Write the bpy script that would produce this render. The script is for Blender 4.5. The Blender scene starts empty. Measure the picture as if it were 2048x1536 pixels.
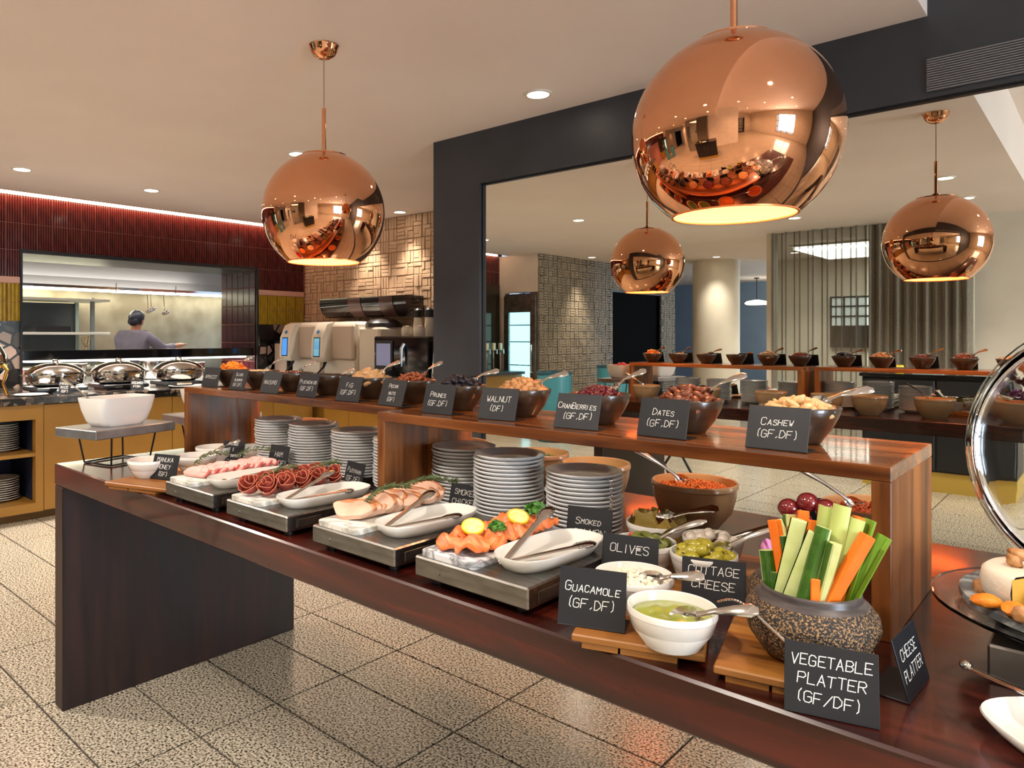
import bpy, bmesh, math, random
from mathutils import Matrix, Vector
from math import sin, cos, pi, radians
random.seed(7)
SC = bpy.context.scene
COL = SC.collection

# ------------------------------------------------------------------ camera
cam = bpy.data.cameras.new('camera')
camo = bpy.data.objects.new('camera', cam)
COL.objects.link(camo)
camo.location = (0, 0, 1.345)
camo.rotation_euler = (pi / 2, 0, radians(43.38))
cam.sensor_width = 36
cam.lens = 25.2
cam.shift_x = 0.0728
cam.shift_y = -0.0469
cam.clip_start = 0.02
SC.camera = camo
SC.cycles.max_bounces = 8
SC.cycles.diffuse_bounces = 4
SC.cycles.glossy_bounces = 4
SC.cycles.transmission_bounces = 6
SC.cycles.transparent_max_bounces = 8

# ------------------------------------------------------------------ exposure, world, big lights
SC.view_settings.view_transform = 'Standard'
SC.view_settings.look = 'None'
SC.view_settings.exposure = 0.42
SC.view_settings.gamma = 1.0
SC.view_settings.use_curve_mapping = False
W = bpy.data.worlds.new('world')
SC.world = W
W.use_nodes = True
W.node_tree.nodes['Background'].inputs[0].default_value = (0.55, 0.72, 1.0, 1)
W.node_tree.nodes['Background'].inputs[1].default_value = 1.2

def area(name, loc, rot, sx, sy, power, col):
    l = bpy.data.lights.new(name, 'AREA')
    l.shape = 'RECTANGLE'
    l.size = sx
    l.size_y = sy
    l.energy = power
    l.color = col
    o = bpy.data.objects.new(name, l)
    o.location = loc
    o.rotation_euler = rot
    COL.objects.link(o)
    return o

# cool daylight outside the tall window of the right-hand wall and the far dining room window
area('daylight_right', (6.3, -0.2, 1.6), (0, radians(90), 0), 2.0, 2.2, 340, (0.76, 0.88, 1.0))
area('daylight_far', (-1.9, -10.4, 1.5), (radians(90), 0, 0), 2.0, 1.8, 160, (0.70, 0.84, 1.0))

# ------------------------------------------------------------------ materials
MATS = {}
def nodemat(name):
    m = bpy.data.materials.new(name)
    m.use_nodes = True
    return m, m.node_tree, m.node_tree.nodes['Principled BSDF']

def S(c):
    """sRGB 0-255 triple to linear"""
    return tuple(((x / 255) / 12.92 if x / 255 <= 0.04045 else ((x / 255 + 0.055) / 1.055) ** 2.4) for x in c)

def mat(name, c, rough=0.5, metal=0.0, c2=None, scale=20.0, detail=3.0, stretch=None, bump=0.0, bscale=None,
        emis=None, estr=0.0, trans=0.0, alpha=1.0, coat=0.0, contrast=None, rr=None, sss=0.0, ior=None, spec=None):
    if name in MATS:
        return MATS[name]
    m, t, b = nodemat(name)
    N = t.nodes.new
    L = t.links.new
    b.inputs['Base Color'].default_value = (*c, 1)
    b.inputs['Roughness'].default_value = rough
    b.inputs['Metallic'].default_value = metal
    if spec is not None: b.inputs['Specular IOR Level'].default_value = spec
    if ior: b.inputs['IOR'].default_value = ior
    if trans: b.inputs['Transmission Weight'].default_value = trans
    if coat:
        b.inputs['Coat Weight'].default_value = coat
        b.inputs['Coat Roughness'].default_value = 0.08
    if sss:
        b.inputs['Subsurface Weight'].default_value = sss
        b.inputs['Subsurface Radius'].default_value = (0.01, 0.005, 0.003)
    if alpha < 1: b.inputs['Alpha'].default_value = alpha
    if emis:
        b.inputs['Emission Color'].default_value = (*emis, 1)
        b.inputs['Emission Strength'].default_value = estr
    if c2 or bump or rr:
        tc = N('ShaderNodeTexCoord')
        mp = N('ShaderNodeMapping')
        L(tc.outputs['Object'], mp.inputs[0])
        if stretch: mp.inputs['Scale'].default_value = stretch
        no = N('ShaderNodeTexNoise')
        no.inputs['Scale'].default_value = scale
        no.inputs['Detail'].default_value = detail
        L(mp.outputs[0], no.inputs['Vector'])
        if c2:
            cr = N('ShaderNodeValToRGB')
            lo, hi = contrast or (0.35, 0.65)
            cr.color_ramp.elements[0].position = lo
            cr.color_ramp.elements[1].position = hi
            cr.color_ramp.elements[0].color = (*c, 1)
            cr.color_ramp.elements[1].color = (*c2, 1)
            L(no.outputs['Fac'], cr.inputs[0])
            L(cr.outputs[0], b.inputs['Base Color'])
        if rr:
            mr = N('ShaderNodeMapRange')
            mr.inputs['To Min'].default_value = rr[0]
            mr.inputs['To Max'].default_value = rr[1]
            L(no.outputs['Fac'], mr.inputs['Value'])
            L(mr.outputs[0], b.inputs['Roughness'])
        if bump:
            bp = N('ShaderNodeBump')
            bp.inputs['Strength'].default_value = bump
            bp.inputs['Distance'].default_value = 0.004
            if bscale:
                n2 = N('ShaderNodeTexNoise')
                n2.inputs['Scale'].default_value = bscale
                n2.inputs['Detail'].default_value = 4
                L(mp.outputs[0], n2.inputs['Vector'])
                L(n2.outputs['Fac'], bp.inputs['Height'])
            else:
                L(no.outputs['Fac'], bp.inputs['Height'])
            L(bp.outputs[0], b.inputs['Normal'])
    MATS[name] = m
    return m

def granite(name, base, dark, light, sc=160.0, rough=0.22):
    m, t, b = nodemat(name)
    N = t.nodes.new
    L = t.links.new
    tc = N('ShaderNodeTexCoord')
    no = N('ShaderNodeTexNoise'); no.inputs['Scale'].default_value = sc; no.inputs['Detail'].default_value = 2
    cr = N('ShaderNodeValToRGB')
    e = cr.color_ramp.elements
    e[0].position = 0.38; e[0].color = (*dark, 1)
    e[1].position = 0.48; e[1].color = (*base, 1)
    k = e.new(0.62); k.color = (*light, 1)
    n2 = N('ShaderNodeTexNoise'); n2.inputs['Scale'].default_value = 1.1; n2.inputs['Detail'].default_value = 2
    mx = N('ShaderNodeMix'); mx.data_type = 'RGBA'; mx.blend_type = 'MULTIPLY'; mx.inputs['Factor'].default_value = 0.5
    c2 = N('ShaderNodeValToRGB'); c2.color_ramp.elements[0].color = (0.62, 0.6, 0.58, 1); c2.color_ramp.elements[1].color = (1, 1, 1, 1)
    L(tc.outputs['Object'], no.inputs['Vector']); L(tc.outputs['Object'], n2.inputs['Vector'])
    oi = N('ShaderNodeObjectInfo')
    mv = N('ShaderNodeVectorMath'); mv.operation = 'ADD'
    L(tc.outputs['Object'], mv.inputs[0]); L(oi.outputs['Location'], mv.inputs[1])
    L(mv.outputs[0], no.inputs['Vector']); L(mv.outputs[0], n2.inputs['Vector'])
    L(no.outputs['Fac'], cr.inputs[0]); L(n2.outputs['Fac'], c2.inputs[0])
    L(cr.outputs[0], mx.inputs['A']); L(c2.outputs[0], mx.inputs['B'])
    L(mx.outputs['Result'], b.inputs['Base Color'])
    b.inputs['Roughness'].default_value = rough
    MATS[name] = m
    return m

def terrazzo(name, sc, stops, mort, rough=0.2, edge=0.09):
    """pebbles set in a dark ground"""
    m, t, b = nodemat(name)
    N = t.nodes.new
    L = t.links.new
    tc = N('ShaderNodeTexCoord')
    v = N('ShaderNodeTexVoronoi'); v.inputs['Scale'].default_value = sc
    v2 = N('ShaderNodeTexVoronoi'); v2.feature = 'DISTANCE_TO_EDGE'; v2.inputs['Scale'].default_value = sc
    L(tc.outputs['Object'], v.inputs['Vector']); L(tc.outputs['Object'], v2.inputs['Vector'])
    sx = N('ShaderNodeSeparateColor'); L(v.outputs['Color'], sx.inputs[0])
    cr = N('ShaderNodeValToRGB'); cr.color_ramp.interpolation = 'CONSTANT'
    e = cr.color_ramp.elements
    e[0].position = 0; e[0].color = (*stops[0], 1)
    e[1].position = 1 / len(stops); e[1].color = (*stops[1], 1)
    for i in range(2, len(stops)):
        k = e.new(i / len(stops)); k.color = (*stops[i], 1)
    L(sx.outputs[0], cr.inputs[0])
    ge = N('ShaderNodeMath'); ge.operation = 'GREATER_THAN'; ge.inputs[1].default_value = edge
    L(v2.outputs['Distance'], ge.inputs[0])
    mx = N('ShaderNodeMix'); mx.data_type = 'RGBA'
    mx.inputs['A'].default_value = (*mort, 1)
    L(ge.outputs[0], mx.inputs['Factor']); L(cr.outputs[0], mx.inputs['B'])
    L(mx.outputs['Result'], b.inputs['Base Color'])
    b.inputs['Roughness'].default_value = rough
    MATS[name] = m
    return m

def wood(name, c1, c2, c3, axis='X', rough=0.3, sc=6.0, stave=None, coat=0.0):
    """grain running along an axis; stave = width of glued staves across it"""
    m, t, b = nodemat(name)
    N = t.nodes.new
    L = t.links.new
    tc = N('ShaderNodeTexCoord')
    mp = N('ShaderNodeMapping')
    s = {'X': (0.12, 1.6, 1.6), 'Y': (1.6, 0.12, 1.6), 'Z': (1.6, 1.6, 0.12)}[axis]
    mp.inputs['Scale'].default_value = tuple(sc * k for k in s)
    L(tc.outputs['Object'], mp.inputs[0])
    no = N('ShaderNodeTexNoise'); no.inputs['Scale'].default_value = 3.0; no.inputs['Detail'].default_value = 6; no.inputs['Distortion'].default_value = 0.6
    L(mp.outputs[0], no.inputs['Vector'])
    cr = N('ShaderNodeValToRGB')
    e = cr.color_ramp.elements
    e[0].position = 0.3; e[0].color = (*c1, 1)
    e[1].position = 0.5; e[1].color = (*c2, 1)
    k = e.new(0.7); k.color = (*c3, 1)
    L(no.outputs['Fac'], cr.inputs[0])
    out = cr.outputs[0]
    if stave:
        sp = N('ShaderNodeSeparateXYZ'); L(tc.outputs['Object'], sp.inputs[0])
        d = N('ShaderNodeMath'); d.operation = 'DIVIDE'; d.inputs[1].default_value = stave[1]
        L(sp.outputs['XYZ'.index(stave[0])], d.inputs[0])
        f = N('ShaderNodeMath'); f.operation = 'FLOOR'; L(d.outputs[0], f.inputs[0])
        wn = N('ShaderNodeTexWhiteNoise'); wn.noise_dimensions = '1D'; L(f.outputs[0], wn.inputs['W'])
        mr = N('ShaderNodeMapRange'); mr.inputs['To Min'].default_value = 0.45; mr.inputs['To Max'].default_value = 1.25
        L(wn.outputs['Value'], mr.inputs['Value'])
        mx = N('ShaderNodeMix'); mx.data_type = 'RGBA'; mx.blend_type = 'MULTIPLY'; mx.inputs['Factor'].default_value = 1
        L(out, mx.inputs['A']); L(mr.outputs[0], mx.inputs['B'])
        out = mx.outputs['Result']
    L(out, b.inputs['Base Color'])
    mr2 = N('ShaderNodeMapRange'); mr2.inputs['To Min'].default_value = rough * 0.8; mr2.inputs['To Max'].default_value = rough * 1.3
    L(no.outputs['Fac'], mr2.inputs['Value']); L(mr2.outputs[0], b.inputs['Roughness'])
    if coat:
        b.inputs['Coat Weight'].default_value = coat
        b.inputs['Coat Roughness'].default_value = 0.06
    MATS[name] = m
    return m

def marble(name, base, vein, sc=8.0, rough=0.25):
    m, t, b = nodemat(name)
    N = t.nodes.new
    L = t.links.new
    tc = N('ShaderNodeTexCoord')
    no = N('ShaderNodeTexNoise'); no.inputs['Scale'].default_value = sc; no.inputs['Detail'].default_value = 8; no.inputs['Distortion'].default_value = 1.5
    L(tc.outputs['Object'], no.inputs['Vector'])
    cr = N('ShaderNodeValToRGB')
    e = cr.color_ramp.elements
    e[0].position = 0.42; e[0].color = (*base, 1)
    e[1].position = 0.5; e[1].color = (*vein, 1)
    k = e.new(0.58); k.color = (*base, 1)
    L(no.outputs['Fac'], cr.inputs[0])
    L(cr.outputs[0], b.inputs['Base Color'])
    b.inputs['Roughness'].default_value = rough
    MATS[name] = m
    return m

# ------------------------------------------------------------------ geometry helpers
class G:
    def __init__(s):
        s.v = []; s.f = []; s.M = Matrix.Identity(4)
    def at(s, x=0, y=0, z=0, rz=0, rx=0, ry=0, sc=1):
        s.M = Matrix.Translation((x, y, z)) @ Matrix.Rotation(rz, 4, 'Z') @ Matrix.Rotation(ry, 4, 'Y') @ Matrix.Rotation(rx, 4, 'X') @ Matrix.Scale(sc, 4)
        return s
    def add(s, vs, fs):
        n = len(s.v)
        s.v += [tuple(s.M @ Vector(p)) for p in vs]
        s.f += [tuple(i + n for i in f) for f in fs]
        return s
    def box(s, x0, x1, y0, y1, z0, z1, b=0.0):
        if b <= 0:
            vs = [(x, y, z) for z in (z0, z1) for y in (y0, y1) for x in (x0, x1)]
            return s.add(vs, [(0, 2, 3, 1), (4, 5, 7, 6), (0, 1, 5, 4), (2, 6, 7, 3), (0, 4, 6, 2), (1, 3, 7, 5)])
        b = min(b, abs(x1 - x0) * .49, abs(y1 - y0) * .49, abs(z1 - z0) * .49)
        vs = []; idx = {}
        for i in (0, 1):
            for j in (0, 1):
                for k in (0, 1):
                    c = ((x0, x1)[i], (y0, y1)[j], (z0, z1)[k])
                    o = ((b, -b)[i], (b, -b)[j], (b, -b)[k])
                    for a in range(3):
                        p = [c[q] + (0 if q == a else o[q]) for q in range(3)]
                        idx[i, j, k, a] = len(vs); vs.append(tuple(p))
        fs = []
        for a in range(3):
            u, w = [(1, 2), (2, 0), (0, 1)][a]
            for d in (0, 1):
                q = []
                for (e, g) in ((0, 0), (1, 0), (1, 1), (0, 1)):
                    t = [0, 0, 0]; t[a] = d; t[u] = e; t[w] = g
                    q.append(idx[t[0], t[1], t[2], a])
                fs.append(tuple(q if d else q[::-1]))
            # edges along axis a
            for e in (0, 1):
                for g in (0, 1):
                    q = []
                    for d, ax in ((0, u), (1, u), (1, w), (0, w)):
                        t = [0, 0, 0]; t[a] = d; t[u] = e; t[w] = g
                        q.append(idx[t[0], t[1], t[2], ax])
                    fs.append(tuple(q if e == g else q[::-1]))
        for i in (0, 1):
            for j in (0, 1):
                for k in (0, 1):
                    q = [idx[i, j, k, a] for a in range(3)]
                    fs.append(tuple(q if (i + j + k) % 2 else q[::-1]))
        return s.add(vs, fs)
    def lathe(s, prof, n=24, sx=1, sy=1, a0=0, a1=2 * pi):
        full = abs(a1 - a0 - 2 * pi) < 1e-6
        m = n if full else n + 1
        vs = []; rows = []
        for r, z in prof:
            if r < 1e-7:
                rows.append([len(vs)] * m); vs.append((0, 0, z))
            else:
                rows.append(list(range(len(vs), len(vs) + m)))
                vs += [(r * cos(a0 + (a1 - a0) * i / n) * sx, r * sin(a0 + (a1 - a0) * i / n) * sy, z) for i in range(m)]
        fs = []
        for k in range(len(rows) - 1):
            A, B = rows[k], rows[k + 1]
            for i in range(n):
                j = (i + 1) % m
                q = [A[i], A[j], B[j], B[i]]
                q2 = []
                for p in q:
                    if p not in q2: q2.append(p)
                if len(q2) > 2: fs.append(tuple(q2))
        return s.add(vs, fs)
    def cyl(s, r, z0, z1, n=16, r2=None):
        r2 = r if r2 is None else r2
        return s.lathe([(0, z0), (r, z0), (r2, z1), (0, z1)], n)
    def tube(s, path, r, n=8, caps=True, flat=1.0):
        P = [Vector(p) for p in path]
        R = r if isinstance(r, (list, tuple)) else [r] * len(P)
        vs = []; fs = []; up = None
        for i, p in enumerate(P):
            d = (P[min(i + 1, len(P) - 1)] - P[max(i - 1, 0)])
            if d.length < 1e-9: d = Vector((0, 0, 1))
            d.normalize()
            if up is None:
                up = Vector((0, 0, 1)) if abs(d.z) < 0.9 else Vector((1, 0, 0))
            x = d.cross(up)
            if x.length < 1e-6: x = d.orthogonal()
            x.normalize(); y = x.cross(d); y.normalize(); up = y
            for k in range(n):
                a = 2 * pi * k / n
                q = p + x * (R[i] * cos(a)) + y * (R[i] * flat * sin(a))
                vs.append(tuple(q))
        for i in range(len(P) - 1):
            for k in range(n):
                j = (k + 1) % n
                fs.append((i * n + k, i * n + j, (i + 1) * n + j, (i + 1) * n + k))
        if caps:
            fs.append(tuple(range(n))[::-1]); fs.append(tuple(range((len(P) - 1) * n, len(P) * n)))
        return s.add(vs, fs)
    def grid(s, f, nu, nv):
        vs = [f(i / nu, j / nv) for j in range(nv + 1) for i in range(nu + 1)]
        fs = [(j * (nu + 1) + i, j * (nu + 1) + i + 1, (j + 1) * (nu + 1) + i + 1, (j + 1) * (nu + 1) + i) for j in range(nv) for i in range(nu)]
        return s.add(vs, fs)
    def sheet(s, f, nu, nv, th):
        """closed thin sheet: surface f(u,v) and the same moved by th along z"""
        n = (nu + 1) * (nv + 1)
        top = [f(i / nu, j / nv) for j in range(nv + 1) for i in range(nu + 1)]
        vs = top + [(p[0], p[1], p[2] - th) for p in top]
        fs = []
        for j in range(nv):
            for i in range(nu):
                a = j * (nu + 1) + i
                q = (a, a + 1, a + nu + 2, a + nu + 1)
                fs.append(q); fs.append(tuple(x + n for x in q[::-1]))
        rim = [i for i in range(nu + 1)] + [j * (nu + 1) + nu for j in range(1, nv + 1)] + [nv * (nu + 1) + i for i in range(nu - 1, -1, -1)] + [j * (nu + 1) for j in range(nv - 1, 0, -1)]
        for k in range(len(rim)):
            a, b = rim[k], rim[(k + 1) % len(rim)]
            fs.append((b, a, a + n, b + n))
        return s.add(vs, fs)
    def blob(s, rx, ry, rz, noise=0.0, seed=0, nu=8, nv=6, fn=None):
        rd = random.Random(seed)
        vs = [(0, 0, -rz)]
        for j in range(1, nv):
            ph = -pi / 2 + pi * j / nv
            for i in range(nu):
                th = 2 * pi * i / nu
                k = 1 + noise * (rd.random() * 2 - 1)
                vs.append((rx * cos(ph) * cos(th) * k, ry * cos(ph) * sin(th) * k, rz * sin(ph) * k))
        vs.append((0, 0, rz))
        if fn: vs = [fn(p) for p in vs]
        fs = []
        for i in range(nu):
            fs.append((0, 1 + (i + 1) % nu, 1 + i))
            for j in range(nv - 2):
                a = 1 + j * nu + i; b = 1 + j * nu + (i + 1) % nu
                fs.append((a, b, b + nu, a + nu))
            a = 1 + (nv - 2) * nu + i; b = 1 + (nv - 2) * nu + (i + 1) % nu
            fs.append((a, b, len(vs) - 1))
        return s.add(vs, fs)
    def mesh(s, name, smooth=True, angle=38):
        me = bpy.data.meshes.new(name)
        me.from_pydata(s.v, [], s.f)
        me.validate()
        if smooth:
            me.polygons.foreach_set('use_smooth', [True] * len(me.polygons))
            me.set_sharp_from_angle(angle=radians(angle))
        return me
    def obj(s, name, m, parent=None, smooth=True, angle=38, fix=False):
        me = s.mesh(name, smooth, angle)
        if fix:
            bm = bmesh.new(); bm.from_mesh(me); bmesh.ops.recalc_face_normals(bm, faces=bm.faces); bm.to_mesh(me); bm.free()
        return link(name, me, m, parent)

def link(name, me, m, parent=None, loc=None, rot=None):
    if m is not None and not me.materials: me.materials.append(m)
    o = bpy.data.objects.new(name, me)
    COL.objects.link(o)
    if parent: o.parent = parent
    if loc: o.location = loc
    if rot: o.rotation_euler = rot
    return o

def tag(o, label=None, cat=None, group=None, kind=None):
    if label: o['label'] = label
    if cat: o['category'] = cat
    if group: o['group'] = group
    if kind: o['kind'] = kind
    return o

def thing(name, label, cat, loc=(0, 0, 0), rz=0.0, group=None):
    o = bpy.data.objects.new(name, None)
    o.empty_display_size = 0.05
    COL.objects.link(o)
    o.location = loc
    o.rotation_euler = (0, 0, rz)
    return tag(o, label, cat, group)

KIDS = {}
def dup(o, loc=None, rz=None, label=None, group=None, parent=None):
    c = o.copy(); COL.objects.link(c)
    if parent: c.parent = parent
    if loc: c.location = loc
    if rz is not None: c.rotation_euler = (0, 0, rz)
    if label: c['label'] = label
    if group: c['group'] = group
    for k in [x for x in bpy.data.objects if x.parent == o]:
        dup(k, parent=c)
    return c

def struct(o):
    o['kind'] = 'structure'
    return o

def place_labels(objs, noun, where):
    """give each piece of a heap its own label: its row from the camera's side and its place from the left"""
    rows = ['front', 'middle', 'back'] if len(objs) > 8 else (['front', 'back'] if len(objs) > 4 else ['only'])
    ca, sa = cos(radians(43.38)), sin(radians(43.38))
    dep = sorted(objs, key=lambda o: -o.location.x * sa + o.location.y * ca)
    n = len(dep)
    for r, rw in enumerate(rows):
        row = sorted(dep[n * r // len(rows):n * (r + 1) // len(rows)], key=lambda o: o.location.x * ca + o.location.y * sa)
        for k, o in enumerate(row):
            w = 'leftmost' if k == 0 else ('rightmost' if k == len(row) - 1 else ORD[k] + ' from the left')
            o['label'] = f'{noun}, {w}, {rw} row of {where}'

ORD = ['topmost', 'second', 'third', 'fourth', 'fifth', 'sixth', 'seventh', 'eighth', 'ninth', 'tenth', 'eleventh', 'twelfth',
       'thirteenth', 'fourteenth', 'fifteenth', 'sixteenth', 'seventeenth', 'eighteenth', 'nineteenth', 'twentieth']

# ------------------------------------------------------------------ shared materials
H = 2.565          # ceiling
YM = 3.30          # mirror surface
ZT = 0.88          # table top
ZS = 1.147         # wooden riser top
white_paint = mat('white_paint', S((228, 220, 205)), 0.7, c2=S((220, 211, 196)), scale=3, bump=0.05, bscale=90)
ceil_paint = mat('ceiling_paint', S((240, 226, 217)), 0.75, c2=S((236, 221, 212)), scale=1.5)
dark_panel = mat('dark_panel', S((46, 49, 55)), 0.45, c2=S((52, 55, 61)), scale=4, bump=0.03, bscale=200)
granite_tile = granite('floor_granite', S((160, 149, 130)), S((52, 45, 39)), S((206, 196, 178)), 125.0, 0.2)
grout = mat('dark_grout', S((44, 36, 30)), 0.8, c2=S((54, 46, 38)), scale=30)
steel = mat('brushed_steel', S((188, 188, 186)), 0.3, 1.0, c2=S((176, 176, 174)), scale=30, stretch=(1, 12, 12), rr=(0.22, 0.4))
steel_fine = mat('polished_steel', S((215, 212, 206)), 0.12, 1.0)
steel_dull = mat('dull_steel', S((150, 146, 140)), 0.42, 1.0, c2=S((120, 117, 112)), scale=12, rr=(0.32, 0.5))
black_matte = mat('black_matte', S((20, 20, 22)), 0.45)
black_gloss = mat('black_gloss', S((10, 10, 12)), 0.08, coat=0.5)
copper = mat('polished_copper', (0.80, 0.40, 0.225), 0.035, 1.0)
china = mat('white_china', S((226, 222, 214)), 0.18, coat=0.4)
china_grey = mat('grey_white_china', S((226, 226, 226)), 0.16, coat=0.4)
ochre = mat('ochre_laminate', S((168, 124, 52)), 0.4, c2=S((158, 115, 46)), scale=2)
navy = mat('navy_lining', S((26, 34, 62)), 0.6)
blue_paint = mat('blue_paint', S((150, 174, 204)), 0.7, c2=S((142, 166, 196)), scale=2)

# ------------------------------------------------------------------ floor
g = G(); g.box(-10, 5.8, -10.2, 6.2, -0.06, -0.006)
floor = struct(g.obj('floor', grout, smooth=False))
tile_me = None
TP, TQ = 0.602, 0.3025
cells = []
for i in range(-13, 14):
    for j in range(-37, 18):
        x = -2.233 + TP * (i + .5); y = 0.90 + TQ * (j + .5)
        if -9.8 < x < 5.6 and -10 < y < 6.0:
            # seen directly or through the mirror: rank by the nearer of both ways
            rx, ry = -x * sin(radians(43.38)) + y * cos(radians(43.38)), x * cos(radians(43.38)) + y * sin(radians(43.38))
            d1 = math.hypot(x, y) if rx > 0.4 and -0.75 < ry / rx < 0.95 and y < 5 and x > -5.8 else 50
            y2 = 2 * YM - y
            rx, ry = -x * sin(radians(43.38)) + y2 * cos(radians(43.38)), x * cos(radians(43.38)) + y2 * sin(radians(43.38))
            d2 = math.hypot(x, y2) if y < YM and 0.2 < ry / rx < 0.95 else 50
            cells.append((min(d1, d2), x, y))
cells.sort()
g = G(); g.box(-TP / 2 + .0038, TP / 2 - .0038, -TQ / 2 + .0038, TQ / 2 - .0038, -.02, 0, .0012)
tile_me = g.mesh('floor_tile', False)
for d, x, y in cells[:300]:
    link('floor_tile', tile_me, granite_tile, floor, (x, y, 0))
g = G()
for d, x, y in cells[300:]:
    g.at(x, y, 0).box(-TP / 2 + .0038, TP / 2 - .0038, -TQ / 2 + .0038, TQ / 2 - .0038, -.02, 0)
tag(g.obj('distant_floor_tiles', granite_tile, floor, smooth=False), kind='stuff')

# ------------------------------------------------------------------ ceiling (a lowered slab that stops over the right of the table)
g = G(); g.box(-6.70, -0.52, -10.2, 5.2, H, 3.0); g.box(-9.8, -6.70, -10.2, -6.6, H, 3.0)
struct(g.obj('ceiling', ceil_paint, smooth=False))
g = G(); g.box(-0.52, 5.8, -10.2, 3.4, 3.0, 3.1); g.box(-7.7, -6.70, -6.6, 5.2, 2.74, 3.0)
struct(g.obj('ceiling_raised', ceil_paint, smooth=False))

# ------------------------------------------------------------------ dark mirror wall and the mirror in it
g = G()
g.box(-3.125, -2.745, 3.27, 3.62, 0, H)                      # left post
g.box(-2.745, 5.8, 3.27, 3.62, 2.252, H)                     # band above the glass
g.box(-0.52, 5.8, 3.27, 3.62, H, 3.0)                        # taller part beyond the slab
g.box(-2.745, 5.8, 3.27, 3.62, 0, 0.10)                      # foot band
g.box(1.30, 5.8, 3.27, 3.62, 0.10, 2.252)
g.box(-2.745, 1.30, 3.34, 3.62, 0.10, 2.252)
struct(g.obj('wall_back', dark_panel, smooth=False))
mir = thing('mirror', 'huge frameless mirror set in the dark grey wall behind the buffet table', 'mirror', (-0.72, YM, 0.10))
mirror_mat = mat('mirror_silver', (0.77, 0.785, 0.725), 0.0, 1.0)
g = G().at(0.72, 0, 0); g.box(-2.735, 1.29, 0, 0.03, .01, 2.142)
g.obj('pane', mirror_mat, mir, smooth=False)
g = G().at(0.72, 0, 0)
g.box(-2.745, -2.735, -.012, .04, 0, 2.152); g.box(1.29, 1.30, -.012, .04, 0, 2.152); g.box(-2.735, 1.29, -.012, .04, 2.142, 2.152); g.box(-2.735, 1.29, -.012, .04, 0, .01)
g.obj('edge_trim', black_matte, mir, smooth=False)
v = thing('air_vent', 'ribbed dark grey air vent strip on the wall above the mirror', 'vent', (-0.1, 3.27, 2.27))
g = G(); g.box(-.42, 1.3, -.004, 0, 0, .13); g.obj('backing', dark_panel, v, smooth=False)
g = G()
for k in range(14): g.box(-.42, 1.3, -.014, -.004, .004 + k * .009, .009 + k * .009)
tag(g.obj('vent_ribs', mat('vent_grey', S((120, 118, 118)), 0.35), v, smooth=False), kind='stuff')

# ------------------------------------------------------------------ plain walls around
g = G()
g.box(5.6, 5.75, -6.2, -1.4, 0, 3.0); g.box(5.6, 5.75, 1.0, 3.4, 0, 3.0); g.box(5.6, 5.75, -1.4, 1.0, 0, .45); g.box(5.6, 5.75, -1.4, 1.0, 2.5, 3.0)
struct(g.obj('wall_right', white_paint, smooth=False))
w1 = struct(thing('window_1', None, None, (5.66, -.2, .45)))
frame_dark = mat('dark_bronze', S((44, 38, 34)), 0.4, 0.5)
for k in range(4):
    g = G().at(0, -1.2 + k * .8, 0); g.box(-.03, .03, -.03, .03, 0, 2.05); g.obj('mullion', frame_dark, w1, smooth=False)
for z in (0.0, .65, 1.3, 2.0):
    g = G(); g.box(-.03, .03, -1.2, 1.2, z, z + .05); g.obj('transom', frame_dark, w1, smooth=False)
g = G(); g.box(-10, -2.9, -10.2, -10.05, 0, H); g.box(-.9, 3.8, -10.2, -10.05, 0, 3.0); g.box(-2.9, -.9, -10.2, -10.05, 0, .6); g.box(-2.9, -.9, -10.2, -10.05, 2.4, H)
struct(g.obj('wall_far', blue_paint, smooth=False))
g = G(); g.box(-9.9, -9.75, -10.2, -6.6, 0, H); g.box(-9.8, -6.3, -6.75, -6.6, 0, H)
struct(g.obj('wall_far_left', blue_paint, smooth=False))
g = G(); g.box(-1.03, 1.3, -2.55, -2.40, 0, 3.0); g.box(1.15, 1.3, -6.2, -2.55, 0, 3.0); g.box(1.15, 5.75, -6.35, -6.2, 0, 3.0); g.box(-3.05, -2.97, -2.55, -2.40, 0, H)
struct(g.obj('wall_front', white_paint, smooth=False))

# wall with dark doorway, clad in relief tiles
relief = mat('relief_tile', S((198, 166, 134)), 0.55, c2=S((180, 148, 116)), scale=6, bump=0.2, bscale=70)
g = G(); g.box(-6.35, -6.19, -4.22, -2.13, 0, H); g.box(-6.35, -6.19, -6.55, -6.02, 0, H); g.box(-6.35, -6.19, -6.02, -4.22, 2.09, H)
relief_dim = mat('relief_tile_dim', S((158, 142, 120)), .55, c2=S((140, 125, 104)), scale=6, bump=.2, bscale=70)  # relief tile colour darkened to stand in for the weaker light on this wall
wdo = struct(g.obj('wall_doorway', relief_dim, smooth=False))
rd = random.Random(3)
g = G()
for i in range(38):
    for k in range(22):
        y = -2.10 - .118 * (i + .5); z = .118 * (k + .5)
        if -6.02 < y < -4.22 and z < 2.12: continue
        d = rd.random() * .008
        for q in range(3):
            o = (q - 1) * .037
            if (i + k) % 2: g.box(-6.19, -6.165 + d + rd.random() * .006, y - .054, y + .054, z + o - .014, z + o + .014)
            else: g.box(-6.19, -6.165 + d + rd.random() * .006, y + o - .014, y + o + .014, z - .054, z + .054)
tag(g.obj('relief_blocks', relief_dim, wdo, smooth=False), kind='stuff')
d1 = struct(thing('door_1', None, None, (-6.25, -5.12, 0)))
g = G(); g.box(-.03, .03, -.9, .9, 0, 2.09); g.obj('dark_recess_sheet', mat('recess_shade_black', S((6, 6, 8)), .8, spec=.05), d1, smooth=False)  # matte black sheet stands in for the unlit recess through the doorway
g = G(); g.box(-.05, .09, -.96, -.9, 0, 2.13); g.box(-.05, .09, .9, .96, 0, 2.13); g.box(-.05, .09, -.9, .9, 2.09, 2.13)
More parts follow.
